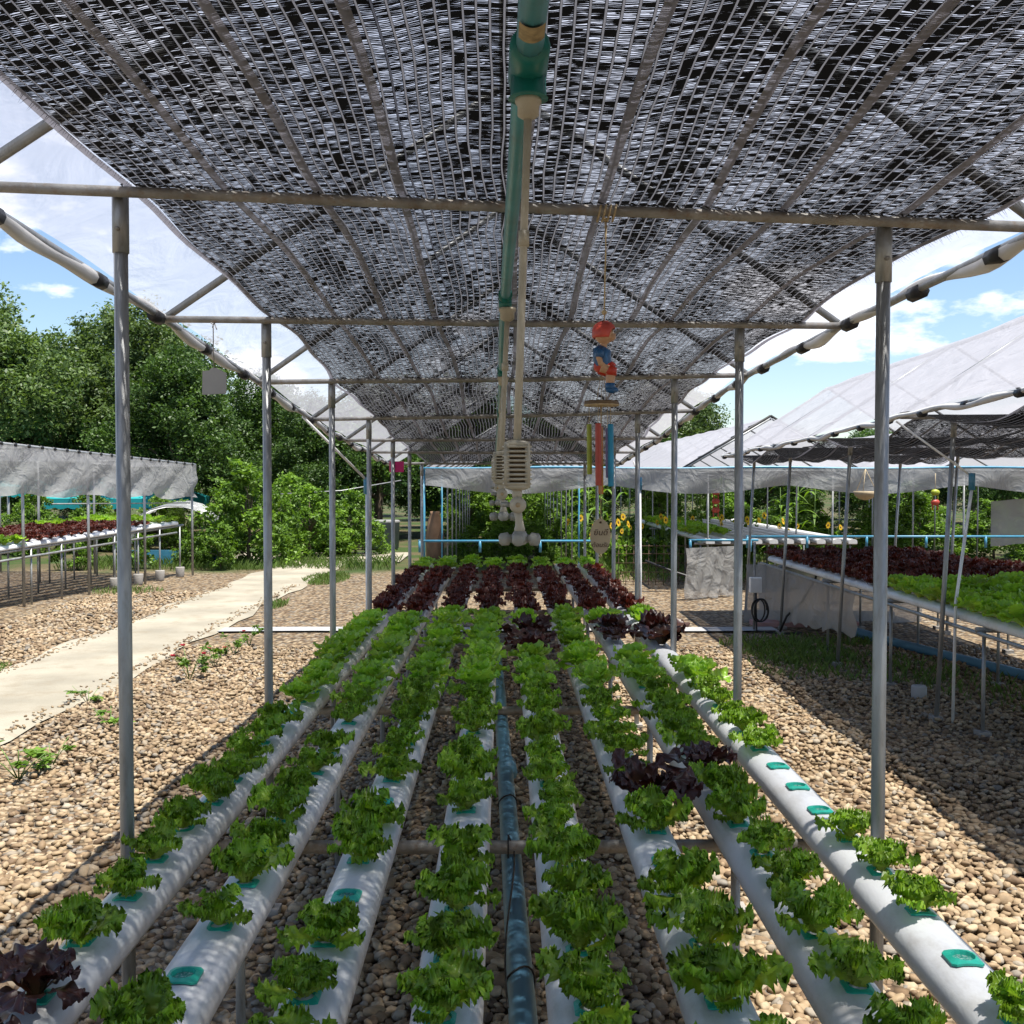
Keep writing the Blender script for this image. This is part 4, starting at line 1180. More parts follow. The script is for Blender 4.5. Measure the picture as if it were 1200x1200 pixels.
q = MB(); q.tube([c2(707, 406.5), c2(705.5, 410), c2(705.5, 418), c2(707, 428), c2(707, 430)], [.011, .020, .0205, .0205, .019], 16)
for s in (-1, 1):
    q.tube([c2(705, 409.5, s * .014), c2(703, 413, s * .020), c2(702, 419, s * .0225)], [.008, .0095, .0095], 10)
q.build('shirt', M['shirt'], wc)
q = MB(); q.tube([c2(696, 429), c2(703, 429), c2(711, 431), c2(718, 434.5)], [.008, .019, .0195, .0165], 16)
for s in (-1, 1): q.tube([c2(712, 432, s * .011), c2(716.5, 434.5, s * .010), c2(716, 440, s * .010)], [.0135, .0135, .0125], 12)
q.build('shorts', M['shorts'], wc)
for s in (-1, 1):
    q = MB(); q.tube([c2(715, 449, s * .010), c2(715, 456, s * .010)], [.0105, .0115], 12); q.ball(c2(717.2, 457, s * .010), .015, .0095, .0075); q.build('boot', M['shirt'], wc)
q = MB(); q.revolve([(.002, .005), (.0375, .005), (.039, 0), (.0375, -.005), (.002, -.005)], c2(705, 472.5), 28); dk_ = q.build('disc', M['dark_wood'], wc)
q = MB(); q.revolve([(.0375, -.0056), (.0395, -.004), (.0395, -.0025), (.038, -.0022)], c2(705, 472.8), 28); q.build('rim', M['wood'], dk_)
q = MB()
for px_, dy in ((699, .0), (711, .0), (705, .02)):
    q.tube([c2(706, 432, dy * .2), c2(px_, 470, dy)], .0007, 4)
q.tube([c2(705, 475), c2(704, 610)], .0008, 4); q.build('string', M['rope'], wc)
for px_, ya, yb, dy, mk, r_ in ((690.5, 497, 556, 0, 'lime', 3.0), (701, 496, 569, -.02, 'coral', 3.6), (703.8, 500, 579, .012, 'orange', 3.0), (715.5, 497, 570, -.012, 'tubeblue', 3.5), (712, 502, 560, .03, 'lavender', 2.6)):
    a, b = c2(px_, ya, dy), c2(px_ + .4, yb, dy)
    q = MB(); q.tube([a, a.lerp(b, .02), a.lerp(b, .5), a.lerp(b, .52), a.lerp(b, .98), b], [r_ * U * .9, r_ * U, r_ * U, r_ * U * 1.05, r_ * U, r_ * U * .95], 12)
    tb = q.build('chime_tube', M[mk], wc); tb['label'] = {'lime': 'lime green', 'coral': 'coral red', 'orange': 'orange', 'tubeblue': 'deep blue', 'lavender': 'mauve'}[mk] + ' hanging bamboo tube'
    q = MB(); q.tube([c2(px_, 475, dy), a], .0006, 4); q.build('tube_string', M['rope'], tb)
ct = c2(703.5, 628.5)
q = MB(); n = 36
for_prof = [(math.cos(2 * math.pi * k / n) * 12.0 * U, math.sin(2 * math.pi * k / n) * 20.7 * U) for k in range(n)]
V = [(ct.x + x, ct.y - .003, ct.z + z) for x, z in for_prof] + [(ct.x + x, ct.y + .003, ct.z + z) for x, z in for_prof]
q.add(V, [tuple(range(n)), tuple(range(2 * n - 1, n - 1, -1))] + [(k, n + k, n + (k + 1) % n, (k + 1) % n) for k in range(n)])
tg = q.build('name_tag', M['tagwood'], wc, False); tg['label'] = 'oval wooden tag with dark handwriting'
q = MB(); q.revolve([(.0026, -.0042), (.0026, .0042)], (ct.x, ct.y, ct.z + 16.5 * U), 10, axis='y'); q.build('tag_hole', M['ink'], tg)
for txt, py, sz in (('\u0e22\u0e34\u0e19\u0e14\u0e35', 627, 6.4), ('\u0e15\u0e49\u0e2d\u0e19\u0e23\u0e31\u0e1a', 641, 5.0)):
    cu = bpy.data.curves.new('tag_text', 'FONT'); cu.body = txt; cu.size = sz * U * 1.45; cu.align_x = 'CENTER'; cu.extrude = .0003; cu.offset = .00002; cu.shear = .18
    to = bpy.data.objects.new('tag_text', cu)
    link(to)
    dg = bpy.context.evaluated_depsgraph_get()
    me = bpy.data.meshes.new_from_object(to.evaluated_get(dg))
    bpy.data.objects.remove(to)
    p = c2(703.5, py); og = origin(wc)
    for v_ in me.vertices:
        x_, y_, z_ = v_.co; v_.co = (p.x + x_ - og.x, ct.y - .0036 - z_ - og.y, p.z + y_ - og.z)
    me.materials.clear(); me.materials.append(M['ink'])
    to = bpy.data.objects.new('lettering', me); link(to, tg)

# hanging card on the left, magenta card
b = atY(251, 448, 3.85); hgt = 14.5 * 3.86 / F
t = thing('hanging_card', 'grey square card hanging on a wire from the left crossbar end', 'sign', atY(250, 381, 3.85))
q = MB(); w_ = 14 * 3.86 / F
V = [(-w_, -hgt), (w_, -hgt * .9), (w_ * 1.02, hgt * .75), (w_ * .55, hgt * .95), (w_ * .2, hgt * 1.15), (-w_ * .2, hgt * 1.15), (-w_ * .4, hgt * .95), (-w_ * .95, hgt * .9)]
n = len(V); VV = [(b.x + x, 3.848, b.z + z) for x, z in V] + [(b.x + x, 3.852, b.z + z) for x, z in V]
q.add(VV, [tuple(range(n)), tuple(range(2 * n - 1, n - 1, -1))] + [(k, n + k, n + (k + 1) % n, (k + 1) % n) for k in range(n)]); q.build('card', M['greyboard'], t, False)
q = MB(); q.tube([atY(247, 378, 3.83), atY(250, 381, 3.83), atY(250, 410, 3.85), atY(251, 433, 3.85)], .0022, 5); q.tube([atY(254, 386, 3.83), atY(251, 378, 3.86), atY(249, 384, 3.87)], .0022, 5); q.build('wire', M['galv_dull'], t)
b = atY(465, 547, 8.3)
t = thing('hanging_card', 'magenta square card hanging among the posts beside the path', 'sign', b)
q = MB(); q.box(b.x - .058, b.x + .055, 8.298, 8.304, b.z - .042, b.z + .042); q.build('card', M['magenta'], t, False)
q = MB(); q.tube([(b.x - .02, 8.3, b.z + .04), (b.x - .01, 8.3, b.z + .24)], .002, 4); q.build('wire', M['galv_dull'], t)

# gutter rope with blue coupling and thin pole, on both sides
def gutter_pole(label, pa, pb, pc, Y, s=1.0):
    t = thing('drain_pole', label, 'drain pipe', (pb[0], pb[1], 0))
    q = MB(); q.tube([pa, pb], .008 * s, 6); q.build('cord', M['white'], t)
    q = MB(); q.tube([Vector(pb) + Vector((0, 0, .02)), Vector(pb) - Vector((0, 0, .09))], .022 * s, 8); q.build('coupling', M['blue'], t)
    q = MB(); q.tube([Vector(pb) - Vector((0, 0, .08)), (pc[0] + .01, pc[1], .8), pc], .011 * s, 8); q.build('pole', M['gully'], t)
gutter_pole('white cord running from the left eave to a blue-capped pole by the path', (-1.24, 6.6, 2.0), atY(430, 563, 7.0), (-.90, 6.95, 0), 7)
gutter_pole('white cord from the right roof eave to a blue-capped pole', (2.62, 7.1, 2.0), atY(1139, 558, 6.95), (2.96, 6.95, 0), 7)
gutter_pole('short blue-capped pole beside the far right posts of the near house', atY(742, 540, 9.0), atY(750, 562, 9.0), (atY(750, 562, 9.0).x, 9.0, 0), 9, .8)

# ------------------------------------------------------------------ left-hand house
A, B = Vector((-6.50, 11.0, 0)), Vector((-5.17, 17.9, 0))
lh = thing('shade_house', 'low shade house with pale sheet valance left of the path', 'shade house', (-5.9, 14.5, 0), 'shade houses')
nrm = Vector((-(B - A).y, (B - A).x, 0)).normalized()       # to the left
def la(t_, w=0.0, z=0.0):
    p = A.lerp(B, t_) + nrm * w; return Vector((p.x, p.y, z))
def ltop(t_): return lerp(2.13, 1.86, t_)
for w in (0, 1.8, 3.6):
    for t_ in (0, .17, .36, .565, .78, .998):
        q = MB(); q.tube([la(t_, w + .05, -.03), la(t_, w + .05, ltop(t_) - .02)], .02, 8); q.build('post', M['galv'], lh)
for t_ in (0, .36, .78, .998):
    q = MB(); q.tube([la(t_, 0, ltop(t_) - .03), la(t_, 3.6, ltop(t_) - .03)], .015, 6); q.build('crossbar', M['galv'], lh)
q = MB(); q.tube([la(x, -.01, ltop(x)) for x in (0, .5, 1)], .016, 8); ep = q.build('eave_pipe', M['galv'], lh)
for k in range(26):
    t_ = (k + .5) / 26
    q = MB(); q.tube([la(t_ - .004, -.01, ltop(t_) + .002), la(t_ + .004, -.01, ltop(t_) - .001)], .026, 6); q.build('clip', M['black'], ep)
g = []
for i in range(90):
    t_ = i / 89
    drop = lerp(.66, .56, t_) + .025 * math.sin(t_ * 31) + (.09 * math.exp(-((t_ - .81) / .02) ** 2) * -1)
    g.append([la(t_, -.025 - .045 * (k / 7) * math.sin(t_ * 43 + k) - .03 * math.sin(t_ * 90 + k * 1.7) * (k / 7), ltop(t_) - drop * k / 7) for k in range(8)])
q = MB(); q.grid([[tuple(p) for p in r_] for r_ in g]); q.build('valance_sheet', M['valance'], lh)
q = MB(); q.grid([[tuple(la(t_, w, ltop(t_) + .02 - .05 * math.sin(w * 1.7))) for w in np.linspace(0, 3.6, 8)] for t_ in np.linspace(0, 1, 12)]); q.build('roof_sheet', M['film'], lh)
q = MB(); q.tube([la(.5, .3, 1.28), la(1.0, .1, 1.22)], .010, 6); q.build('brace', M['galv'], lh)

lt = thing('growing_table', 'pipe table with thin legs under the left-hand pale valance', 'table', (-5.9, 14.5, 0), 'pipe tables')
def lz(t_): return lerp(.64, .86, t_)
for w in (.12, .42):
    q = MB(); q.tube([la(-.1, w, lz(-.1)), la(.97, w, lz(.97))], .02, 8); q.build('rail', M['galv'], lt)
q = MB(); q.tube([la(-.1, .08, lz(-.1) - .10), la(.93, .08, lz(.93) - .10)], .016, 8); q.build('rail', M['galv'], lt)
for w in (.1, .9, 1.6):
    for k in range(11):
        t_ = .02 + k * .093
        q = MB(); q.tube([la(t_, w, -.02), la(t_, w, lz(t_))], .014, 6); l = q.build('leg', M['galv'], lt)
        if t_ > .6 and w < .5:
            c = la(t_, w, 0); q = MB(); q.revolve([(.06, 0), (.065, .02), (.075, .16), (.07, .17)], (c.x, c.y, 0), 12); q.build('footing', M['footing'], l)
dirv = (B - A).normalized(); ang = math.atan2(-dirv.x, dirv.y); tilt = math.atan2(lz(1) - lz(0), (B - A).length)
lg = gully_mesh(0, 6.6, M['gully'], .6)
for i in range(7):
    w = .14 + .24 * i
    o = bpy.data.objects.new('gully', lg); link(o); o.location = la(.0, w, lz(0) + .022); o.rotation_euler = (tilt, 0, ang)
    tag(o, 'white gully on the left-hand table, ' + ORD[i] + ' from the path', 'gully', 'gullies of the left-hand table')
    k = 0
    for t_ in np.arange(.12, .97, .034):
        kn = 'round' if (t_ < .36 or t_ > .84) else 'red'
        if .80 < t_ < .84: continue
        if i > 4 and kn == 'red' and t_ > .7: kn = 'round'
        p = la(t_, w, lz(t_) + .085)
        put_plant(kn, p.x, p.y, p.z, ('red' if kn == 'red' else 'pale green') + ' lettuce on the left-hand table, ' + ordinal(k) + ' plant of its ' + ORD[i] + ' gully', random.uniform(.9, 1.15), 'lettuces on the left-hand table')
        k += 1
# hoop tunnel and sack at the end of it
t = thing('hoop_tunnel', 'low white plastic hoop tunnel behind the left-hand table', 'hoop tunnel', (-5.9, 20.5, 0))
g = []
for y in np.linspace(20.3, 25.0, 16):
    g.append([(-6.3 - .25 * (y - 20.3) + 1.0 * math.cos(a), y, .25 + .85 * math.sin(a) + .015 * math.sin(y * 8 + a * 3)) for a in np.linspace(0, math.pi, 14)])
q = MB(); q.grid(g); q.build('cover', M['hem'], t)
for y in np.linspace(20.25, 24.9, 9):
    q = MB(); q.tube([(-6.3 - .25 * (y - 20.3) + 1.015 * math.cos(a), y, .25 + .865 * math.sin(a)) for a in np.linspace(0, math.pi, 12)], .012, 5); q.build('hoop', M['galv'], t)
q = MB(); q.box(-7.2, -5.3, 20.26, 20.30, .0, .27); q.build('end_board', M['blue'], t, False)
# turquoise canopies
def canopy(label, x, y, zc, w, h):
    t = thing('canopy_tent', label, 'canopy', (x, y, 0), 'turquoise canopies')
    V = [(x - w, y - w, zc), (x + w, y - w, zc), (x + w, y + w, zc), (x - w, y + w, zc), (x, y, zc + h)]
    q = MB(); q.add(V, [(0, 1, 4), (1, 2, 4), (2, 3, 4), (3, 0, 4)]); q.build('roof', M['turq'], t, False)
    q = MB()
    for (ax, ay), (bx_, by_) in (((-1, -1), (1, -1)), ((1, -1), (1, 1)), ((1, 1), (-1, 1)), ((-1, 1), (-1, -1))):
        g = []
        for i in range(41):
            u_ = i / 40; X_, Y_ = x + w * lerp(ax, bx_, u_), y + w * lerp(ay, by_, u_)
            g.append([(X_ * 1.0, Y_, zc), (X_, Y_, zc - .18), (X_, Y_, zc - .21 - .05 * abs(math.sin(i * .8)))])
        q.grid(g)
    q.build('valance', M['turq'], t, False)
    for sx_ in (-1, 1):
        for sy_ in (-1, 1):
            q = MB(); q.tube([(x + sx_ * w * .97, y + sy_ * w * .97, 0), (x + sx_ * w * .97, y + sy_ * w * .97, zc)], .03, 6); q.build('post', M['galv'], t)
    return t
canopy('turquoise canopy tent at the far left edge behind the valance', -13.6, 27.0, 1.45, 2.1, .7)
canopy('turquoise canopy tent peeking between the left hedges', -9.6, 27.5, 1.15, 1.6, .75)

# ------------------------------------------------------------------ vegetation
def leaf_cloud(centres, radii, n, size, seed, flat=.6, shell=.55, aspect=.5):
    """leaf-sized quads spread through lobes; tone by leaf"""
    g = np.random.default_rng(seed)
    centres = np.array(centres, float); radii = np.array(radii, float)
    if radii.ndim == 1: radii = np.stack([radii, radii, radii * .85], -1)
    wts = radii.prod(1) ** .7; wts = wts / wts.sum()
    idx = g.choice(len(centres), n, p=wts)
    # clumps inside each lobe
    nc = max(6, n // 28)
    ci = g.choice(len(centres), nc, p=wts)
    d = g.normal(size=(nc, 3)); d /= np.linalg.norm(d, axis=1)[:, None]
    r = (shell + (1 - shell) * g.random(nc)) * (g.random(nc) < .86) + g.random(nc) * (g.random(nc) < .14)
    r = np.clip(r, .15, 1.08)
    cc = centres[ci] + d * r[:, None] * radii[ci]
    k = g.integers(0, nc, n)
    cs = radii[ci][k].mean(1)
    P = cc[k] + g.normal(size=(n, 3)) * (cs * .13)[:, None] * np.array([1, 1, .75])
    # leaf frame
    a = g.uniform(0, 6.28, n); el = g.normal(-.25, .55, n)
    ax = np.stack([np.cos(a) * np.cos(el), np.sin(a) * np.cos(el), np.sin(el)], -1)
    ref = g.normal(size=(n, 3)); ref[:, 2] += 1.2
    sd = np.cross(ax, ref); sd /= np.linalg.norm(sd, axis=1)[:, None] + 1e-9
    nm = np.cross(sd, ax)
    s = size * g.uniform(.6, 1.35, n)[:, None]
    p0 = P; p1 = P + ax * s * .5 + sd * s * aspect * .5 - nm * s * .08; p2 = P + ax * s; p3 = P + ax * s * .5 - sd * s * aspect * .5 - nm * s * .08
    V = np.stack([p0, p1, p2, p3], 1).reshape(-1, 3)
    Q = np.arange(n * 4).reshape(n, 4)
    tclump = g.random(nc)
    tone = np.clip(.05 + .8 * tclump[k] + g.normal(0, .2, n), 0, 1)
    return V, Q, np.repeat(tone, 4)

def make_tree(proto_seed, h, spread, nl, leaf, matname, lobes=9, trunk_r=.16, low=.28):
    g = random.Random(proto_seed)
    C_, R_ = [], []
    for i in range(lobes):
        a = 2.4 * i + g.uniform(-.4, .4); q = (i + .5) / lobes
        rr = spread * math.sqrt(1 - q) * g.uniform(.55, .95)
        C_.append((rr * math.cos(a), rr * math.sin(a), h * lerp(low + .08, .88, q) + g.uniform(-.05, .05) * h)); R_.append(spread * g.uniform(.27, .50))
    V, Q, T = leaf_cloud(C_, R_, nl, leaf, proto_seed)
    crown = fast_mesh('crown', V, Q, M[matname], T)
    m = MB(); fork = h * .30
    m.tube([(0, 0, -.1), (.03, .02, fork * .5), (.0, .05, fork), (.06, 0, h * .55), (0, .05, h * .8)], [trunk_r * 1.25, trunk_r, trunk_r * .85, trunk_r * .5, trunk_r * .12], 9)
    for c, r_ in zip(C_, R_):
        c = Vector(c); s0 = Vector((.0, .03, min(fork + g.uniform(-.1, .35) * h * .5, c.z * .9)))
        m.tube([s0, s0.lerp(c, .45) + Vector((g.uniform(-.1, .1), g.uniform(-.1, .1), .08 * h)), c], [trunk_r * .45, trunk_r * .28, trunk_r * .07], 6)
    trunk = m.mesh('trunk', M['bark'], True)
    return crown, trunk
PROTO = {
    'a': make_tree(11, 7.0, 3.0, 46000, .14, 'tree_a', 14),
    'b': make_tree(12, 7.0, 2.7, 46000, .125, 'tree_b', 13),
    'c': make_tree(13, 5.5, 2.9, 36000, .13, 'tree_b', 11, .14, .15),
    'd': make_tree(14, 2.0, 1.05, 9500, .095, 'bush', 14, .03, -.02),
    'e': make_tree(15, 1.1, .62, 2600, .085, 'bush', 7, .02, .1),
}
def put_tree(p, x, y, s, label, name='tree', cat='tree', group=None, sz=None, rz=None):
    t = thing(name, label, cat, (x, y, 0), group)
    t.rotation_euler = (0, 0, (x * 7.31 + y * 3.17) % 6.28 if rz is None else rz); t.scale = (s, s, sz or s)
    for nm_, me in zip(('crown', 'trunk'), PROTO[p]):
        link(bpy.data.objects.new(nm_, me), t)
    return t
put_tree('a', -13.4, 27.5, .92, 'tall broad tree at the far left above the turquoise canopy', group='trees behind the yard')
put_tree('a', -9.9, 30.0, .90, 'tall leafy tree behind the first near post', group='trees behind the yard')
put_tree('a', -11.9, 31.5, .92, 'tall tree filling the gap between the far left crowns', group='trees behind the yard')
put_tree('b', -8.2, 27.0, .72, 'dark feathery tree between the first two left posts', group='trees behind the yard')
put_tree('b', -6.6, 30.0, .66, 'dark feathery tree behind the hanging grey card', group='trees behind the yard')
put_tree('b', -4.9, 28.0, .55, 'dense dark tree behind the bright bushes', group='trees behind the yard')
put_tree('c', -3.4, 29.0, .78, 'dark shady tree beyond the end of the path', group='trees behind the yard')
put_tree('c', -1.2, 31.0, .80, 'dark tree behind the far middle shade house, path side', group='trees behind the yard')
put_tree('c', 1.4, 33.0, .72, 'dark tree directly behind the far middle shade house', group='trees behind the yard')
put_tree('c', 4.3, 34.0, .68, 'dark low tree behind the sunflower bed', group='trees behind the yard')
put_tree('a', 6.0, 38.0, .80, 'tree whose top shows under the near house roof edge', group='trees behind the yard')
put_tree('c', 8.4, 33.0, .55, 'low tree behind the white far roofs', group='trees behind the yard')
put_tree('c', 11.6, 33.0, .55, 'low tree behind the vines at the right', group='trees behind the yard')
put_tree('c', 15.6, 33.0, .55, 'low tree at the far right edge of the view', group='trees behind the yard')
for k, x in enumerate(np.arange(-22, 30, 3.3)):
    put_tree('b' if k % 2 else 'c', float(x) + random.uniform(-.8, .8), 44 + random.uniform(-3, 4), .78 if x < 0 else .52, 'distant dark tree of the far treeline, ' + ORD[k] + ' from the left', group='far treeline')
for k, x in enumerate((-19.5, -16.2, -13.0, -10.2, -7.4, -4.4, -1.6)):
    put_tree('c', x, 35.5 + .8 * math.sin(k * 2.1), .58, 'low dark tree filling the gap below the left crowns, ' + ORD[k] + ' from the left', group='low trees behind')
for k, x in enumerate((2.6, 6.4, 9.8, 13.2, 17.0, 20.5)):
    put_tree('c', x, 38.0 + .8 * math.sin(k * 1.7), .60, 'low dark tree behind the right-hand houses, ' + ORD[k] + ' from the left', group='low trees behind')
# bright bushes left
put_tree('d', atZ(285, 664).x, 20.2, 1.0, 'bright green round bush beside the left-hand house', 'bush', 'bush', 'bright bushes', 1.02)
put_tree('d', -3.9, 21.6, .85, 'bright leafy bush just left of the third post', 'bush', 'bush', 'bright bushes', .78)
put_tree('d', -3.15, 22.6, .75, 'yellow-green bush at the end of the path', 'bush', 'bush', 'bright bushes', .72)
put_tree('d', -4.6, 23.2, .9, 'bright bush behind the round bush', 'bush', 'bush', 'bright bushes', .9)
put_tree('e', -5.05, 19.0, .62, 'small leafy shrub at the gravel edge', 'shrub', 'shrub', 'small shrubs')
put_tree('e', -5.7, 19.4, .62, 'small shrub behind the left-hand table end', 'shrub', 'shrub', 'small shrubs')
put_tree('e', -6.6, 19.2, .66, 'small yellow-green shrub under the left-hand table', 'shrub', 'shrub', 'small shrubs')
put_tree('e', -7.6, 19.0, .66, 'small yellow-green shrub at the far left below the table', 'shrub', 'shrub', 'small shrubs')
put_tree('d', -7.7, 24.0, .72, 'clipped dark hedge bush behind the left-hand table', 'hedge', 'hedge', 'hedge bushes', .72)
put_tree('d', -9.1, 23.6, .76, 'rounded hedge bush behind the pale valance', 'hedge', 'hedge', 'hedge bushes', .72)
put_tree('d', -10.2, 23.2, .74, 'leftmost visible hedge bush behind the pale valance', 'hedge', 'hedge', 'hedge bushes', .70)
# vines and shrubs beyond the right-hand houses
for k, (x, y, s, z) in enumerate([(5.0, 21.5, .62, .55), (6.4, 22.5, .8, .66), (7.6, 21.5, .75, .62), (8.8, 22.4, .85, .70), (10.0, 21.6, .8, .62), (11.2, 22.2, .8, .6), (9.3, 24.5, 1.0, .8), (6.9, 25, .9, .75), (12.0, 20.6, .6, .5), (3.6, 24.5, .8, .75), (2.0, 26, .9, .8), (5.2, 26, .9, .85)]):
    put_tree('d', x, y, s, 'bright green vine mound beyond the far tables, ' + ORD[k] + ' of the row', 'vine_mound', 'vine', 'vine mounds', z)
for k, (x, y, s) in enumerate([(-.6, 20.5, .42), (.0, 21.5, .5), (.6, 20.8, .45), (1.15, 21.3, .5), (-.9, 28.5, .9), (.3, 29.0, 1.0), (1.3, 28.5, .9), (-.2, 31, 1.1)]):
    put_tree('d', x, y, s, 'leafy shrub seen through the far middle house, ' + ORD[k] + ' from the path', 'shrub', 'shrub', 'shrubs behind the middle house', s * .9)

# tall corn-like plants and sunflowers
def blade_plant(h, n, seed):
    g = random.Random(seed); m = MB()
    m.tube([(0, 0, 0), (.01, 0, h * .5), (0, .01, h)], [.014, .011, .004], 6)
    st = m.mesh('stalk', M['stem'], True)
    V, Q, T = [], [], []
    for i in range(n):
        a = 2.4 * i + g.uniform(-.4, .4); z0 = h * lerp(.15, .95, i / n); ln = g.uniform(.45, .75) * h * .55; w = .035 * h / 1.6
        c, s = math.cos(a), math.sin(a); pr = []
        for j in range(6):
            t_ = j / 5; r_ = ln * t_; z = z0 + ln * (.75 * t_ - .95 * t_ * t_); ww = w * math.sin(math.pi * min(1, t_ * .9 + .12))
            pr.append([(c * r_ - s * ww, s * r_ + c * ww, z), (c * r_, s * r_, z - .006), (c * r_ + s * ww, s * r_ - c * ww, z)])
        o_ = len(V); V += [p for r3 in pr for p in r3]
        for j in range(5):
            for k in range(2): Q.append((o_ + j * 3 + k, o_ + j * 3 + k + 1, o_ + j * 3 + k + 4, o_ + j * 3 + k + 3))
        T += [g.uniform(.3, 1)] * 18
    return fast_mesh('blades', np.array(V), np.array(Q), M['bush'], T, True), st
BL = [blade_plant(1.75, 11, 40 + i) for i in range(3)]
cp = [(.4 + .42 * k + random.uniform(-.1, .1), 21.6 + random.uniform(-.6, .8)) for k in range(10)] + [(5.2 + .45 * k, 20.4 + random.uniform(-.5, .5)) for k in range(4)]
for k, (x, y) in enumerate(cp):
    t = thing('corn_plant', 'tall corn plant with arching blades behind the sunflowers, ' + ORD[k] + ' from the left', 'corn plant', (x, y, 0), 'corn plants')
    s = random.uniform(.8, 1.05); t.scale = (s, s, s); t.rotation_euler = (0, 0, random.uniform(0, 6.28))
    b_, s_ = BL[k % 3]
    link(bpy.data.objects.new('blades', b_), t); link(bpy.data.objects.new('stalk', s_), t)
def sunflower(seed):
    g = random.Random(seed); h = 1.0
    m = MB(); m.tube([(0, 0, 0), (.02, .0, h * .5), (0, -.01, h * .95), (0, -.04, h)], [.012, .010, .008, .007], 6); st = m.mesh('stalk', M['stem'], True)
    V, Q, T = leaf_cloud([(0, 0, h * .55)], [[.26, .26, .36]], 110, .15, seed, aspect=.75)
    lv = fast_mesh('leaves', V, Q, M['bush'], T)
    m = MB(); c = Vector((0, -.06, h))
    nrm_ = Vector((g.uniform(-.25, .25), -1, .45)).normalized(); u_ = nrm_.cross(Vector((0, 0, 1))).normalized(); w_ = u_.cross(nrm_)
    for k in range(18):
        a = 2 * math.pi * k / 18 + g.uniform(-.08, .08); d = u_ * math.cos(a) + w_ * math.sin(a); e = u_ * -math.sin(a) + w_ * math.cos(a)
        r1 = .115 * g.uniform(.85, 1.1)
        m.add([tuple(c + d * .02), tuple(c + d * .055 + e * .014 + nrm_ * .008), tuple(c + d * r1 * .78 + nrm_ * .004), tuple(c + d * .055 - e * .014 + nrm_ * .008)], [(0, 1, 2, 3)])
    pt = m.mesh('petals', M['petal'], False)
    m = MB(); rot_ = nrm_.to_track_quat('Z', 'Y').to_matrix(); m.ball(c + nrm_ * .006, .026, .026, .010, 14, 6, rot_); sd = m.mesh('seed_head', M['seed'], True)
    return (('stalk', st), ('leaves', lv), ('petals', pt), ('seed_head', sd))
SF = [sunflower(60 + i) for i in range(4)]
for k in range(38):
    x = random.uniform(.85, 6.0); y = random.uniform(17.4, 20.2)
    if 3.0 < x < 4.8 and y < 19.3: y = random.uniform(19.3, 20.3)
    t = thing('sunflower', 'yellow sunflower in the flower bed beyond the wire fence', 'sunflower', (x, y, 0), 'sunflowers in the bed')
    s = random.uniform(.66, .95); t.scale = (s * .6, s * .6, s); t.rotation_euler = (0, 0, random.uniform(-.9, .9))
    for nm_, me in SF[k % 4]: link(bpy.data.objects.new(nm_, me), t)

# small rose plants on the gravel and ground weeds
def rose(seed):
    g = random.Random(seed); m = MB(); tips = []
    for i in range(5):
        a = i * 1.3 + g.uniform(-.3, .3); tip = Vector((.13 * math.cos(a), .13 * math.sin(a), g.uniform(.16, .36)))
        m.tube([(0, 0, 0), tip * .5 + Vector((0, 0, .03)), tip], [.004, .003, .002], 5); tips.append(tip)
    st = m.mesh('stem', M['stem'], True)
    V, Q, T = leaf_cloud([tuple(t_ * .8) for t_ in tips], [[.07, .07, .10]] * 5, 130, .045, seed, aspect=.65)
    lv = fast_mesh('leaves', V, Q, M['bush'], T)
    fl = []
    for i in range(3):
        m = MB(); c = tips[i]
        for k in range(8):
            a = k * 2.4; r_ = .008 + .002 * k; d = Vector((math.cos(a), math.sin(a), .0)); e = Vector((-d.y, d.x, 0))
            p = c + d * r_ * .5
            m.add([tuple(p - e * .010), tuple(p + e * .010), tuple(p + d * r_ * .6 + e * .012 + Vector((0, 0, .018))), tuple(p + d * r_ * .6 - e * .012 + Vector((0, 0, .018)))], [(0, 1, 2, 3)])
        fl.append(m.mesh('flower', M['rose'], True))
    return st, lv, fl
RS = [rose(80 + i) for i in range(3)]
for k, (px_, py_, fls, s, lab) in enumerate([(222, 798, 3, .95, 'small rose plant with red flowers beside the path'), (252, 783, 2, .8, 'small red-flowered rose plant behind another'), (292, 758, 1, .8, 'thin rose plant near the second left post'), (275, 770, 0, .7, 'low flowerless rose plant between flowering ones'),
                                     (130, 855, 0, .85, 'small leafy plant on gravel left of the first post'), (103, 826, 0, .8, 'spindly seedling at the path edge'), (22, 915, 0, 1.15, 'leafy green weed at the far left of the gravel'), (60, 900, 0, .9, 'low weed next to the leafy green weed')]):
    p = atZ(px_, py_)
    t = thing('rose_plant' if k < 4 else 'weed', lab, 'plant', p, 'small plants on the gravel'); t.scale = (s, s, s * (.8 if k < 4 else .5)); t.rotation_euler = (0, 0, random.uniform(0, 6.28))
    st, lv, fl = RS[k % 3]
    link(bpy.data.objects.new('stem', st), t); link(bpy.data.objects.new('leaves', lv), t)
    for f_ in fl[:fls]: link(bpy.data.objects.new('flower', f_), t)
def grass(label, pts, h, seed):
    g = np.random.default_rng(seed); n = len(pts)
    a = g.uniform(0, 6.28, n); d = np.stack([np.cos(a), np.sin(a), np.zeros(n)], -1); w = np.stack([-np.sin(a), np.cos(a), np.zeros(n)], -1) * .004
    hh = h * g.uniform(.4, 1.2, n)[:, None]; P = np.concatenate([pts, np.zeros((n, 1))], 1)
    up = np.array([0, 0, 1.0])
    V = np.stack([P - w, P + w, P + up * hh * .6 + d * hh * .18 + w * .7, P + up * hh + d * hh * .55], 1).reshape(-1, 3)
    o = link(bpy.data.objects.new('grass', fast_mesh('grass', V, np.arange(n * 4).reshape(n, 4), M['grass'], np.repeat(g.random(n), 4))))
    tag(o, label, 'grass', kind='stuff')
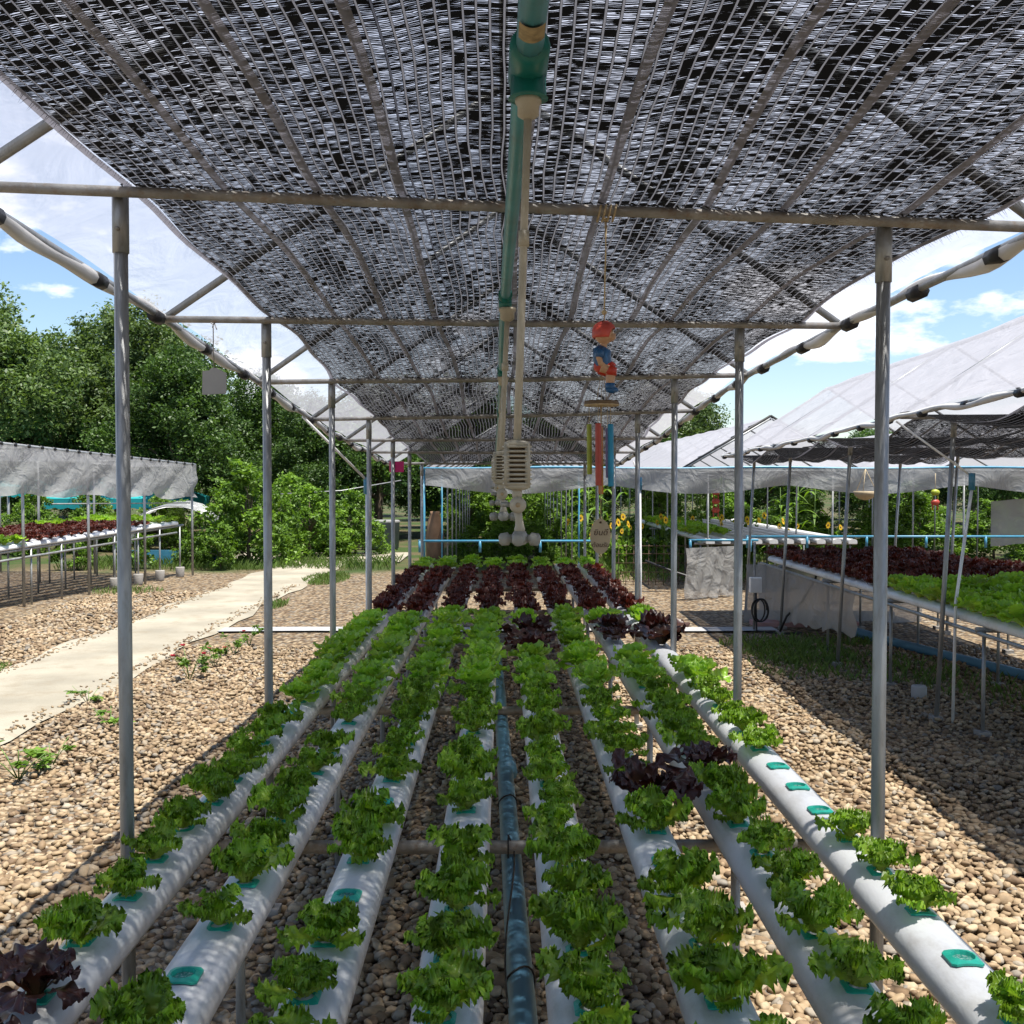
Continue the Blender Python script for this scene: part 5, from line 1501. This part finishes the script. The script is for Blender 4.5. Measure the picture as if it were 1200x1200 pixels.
def blob(cx, cy, rx, ry, n):
    r_ = np.sqrt(rng.random(n)); a = rng.uniform(0, 6.28, n); return np.stack([cx + rx * r_ * np.cos(a), cy + ry * r_ * np.sin(a)], -1)
grass('green grass growing through gravel under the right-hand house', np.concatenate([blob(2.7, 9.7, .5, .6, 1100), blob(3.1, 9.0, .7, .8, 700), blob(3.7, 8.0, .5, .9, 400), blob(2.4, 8.9, .3, .6, 220), blob(2.9, 10.3, .8, .4, 700)]), .085, 5)
grass('sparse grass tufts at the edges of the concrete path', np.concatenate([blob(-2.85, 17.2, .35, 1.0, 1500), blob(-4.35, 8.7, .22, .5, 450), blob(-5.4, 15.3, .5, .5, 350), blob(-2.9, 13.6, .12, .4, 300), blob(-4.6, 19.5, .9, .5, 1200)]), .07, 6)
grass('rough grass and weeds in front of the far bushes', np.concatenate([np.stack([rng.uniform(-8, -2, 3500), rng.uniform(18.8, 21, 3500)], -1), np.stack([rng.uniform(1, 9, 5000), rng.uniform(16.5, 21, 5000)], -1)]), .16, 8)

# small hanging things beyond the right-hand table
b = atY(1014, 577, 13.6)
t = thing('hanging_bowl', 'pale half-round bowl hanging among the right-hand posts', 'bowl', b)
q = MB(); q.revolve([(.015, -.10), (.075, -.085), (.13, -.04), (.15, .015), (.142, .015)], b, 18); q.build('bowl', M['tagwood'], t)
q = MB()
for a in (0, 2.1, 4.2): q.tube([(b.x + .145 * math.cos(a), b.y + .145 * math.sin(a), b.z + .01), (b.x, b.y, b.z + .30)], .004, 4)
q.build('string', M['rope'], t)
def far_chime(label, px_, py_, Y, cols):
    b = atY(px_, py_, Y); t = thing('wind_chime', label, 'wind chime', b)
    q = MB(); q.tube([b + Vector((0, 0, .25)), b], .004, 4); q.build('string', M['rope'], t)
    z = 0
    for c_ in cols:
        q = MB(); q.ball(b + Vector((0, 0, z)), .06, .04, .042); q.tube([b + Vector((-.035, 0, z - .03)), b + Vector((-.035, 0, z - .10))], .009, 6); q.tube([b + Vector((.035, 0, z - .03)), b + Vector((.035, 0, z - .10))], .009, 6)
        q.build('ornament', M[c_], t); z -= .13
far_chime('yellow and red ornament hanging under the far right houses', 1096, 577, 13.9, ('lime', 'coral'))
far_chime('red ornament hanging by the far white gable', 839, 577, 15.6, ('coral', 'coral', 'coral'))
g = [[(x, 16.0 + .06 * math.sin(x * 9), z + .02 * math.sin(x * 5)) for x in np.linspace(7.35, 9.0, 20)] for z in np.linspace(.62, 1.30, 6)]
q = MB(); q.grid(g); tag(q.build('curtain_sheet', M['valance'], None), 'grey sheet curtain at the far right beyond the tables', 'sheet')
# stack of boards and a dark bin in the shade at the end of the path
t = thing('board_stack', 'stack of weathered boards in the shade beyond the path', 'board stack', (-3.6, 24.4, 0))
for k in range(6):
    q = MB(); q.box(-4.1 + .03 * (k % 2), -3.15, 24.3, 24.5, .05 + k * .13, .12 + k * .13); q.build('board', M['board'], t, False)
q = MB(); q.revolve([(.30, 0), (.34, .05), (.36, .62), (.38, .66), (.34, .68)], (-2.75, 24.5, 0), 16); tag(q.build('barrel', M['greyboard'], None), 'dark grey barrel in the shade beyond the path', 'barrel')
q = MB(); q.revolve([(.12, 0), (.17, .15), (.18, .5), (.14, .8), (.09, .95), (.09, 1.0)], (-1.32, 20.5, 0), 16); tag(q.build('clay_jar', mat('clay', (.24, .14, .08), .8, 0, .2, 6), None), 'brown clay jar standing behind the blue post', 'jar')
q = MB(); q.tube([atY(310, 580, 22.0), atY(400, 575, 22.5), atY(470, 563, 23)], .012, 5); tag(q.build('cable', M['galv'], None), 'thin pale cable strung across the dark trees', 'cable')
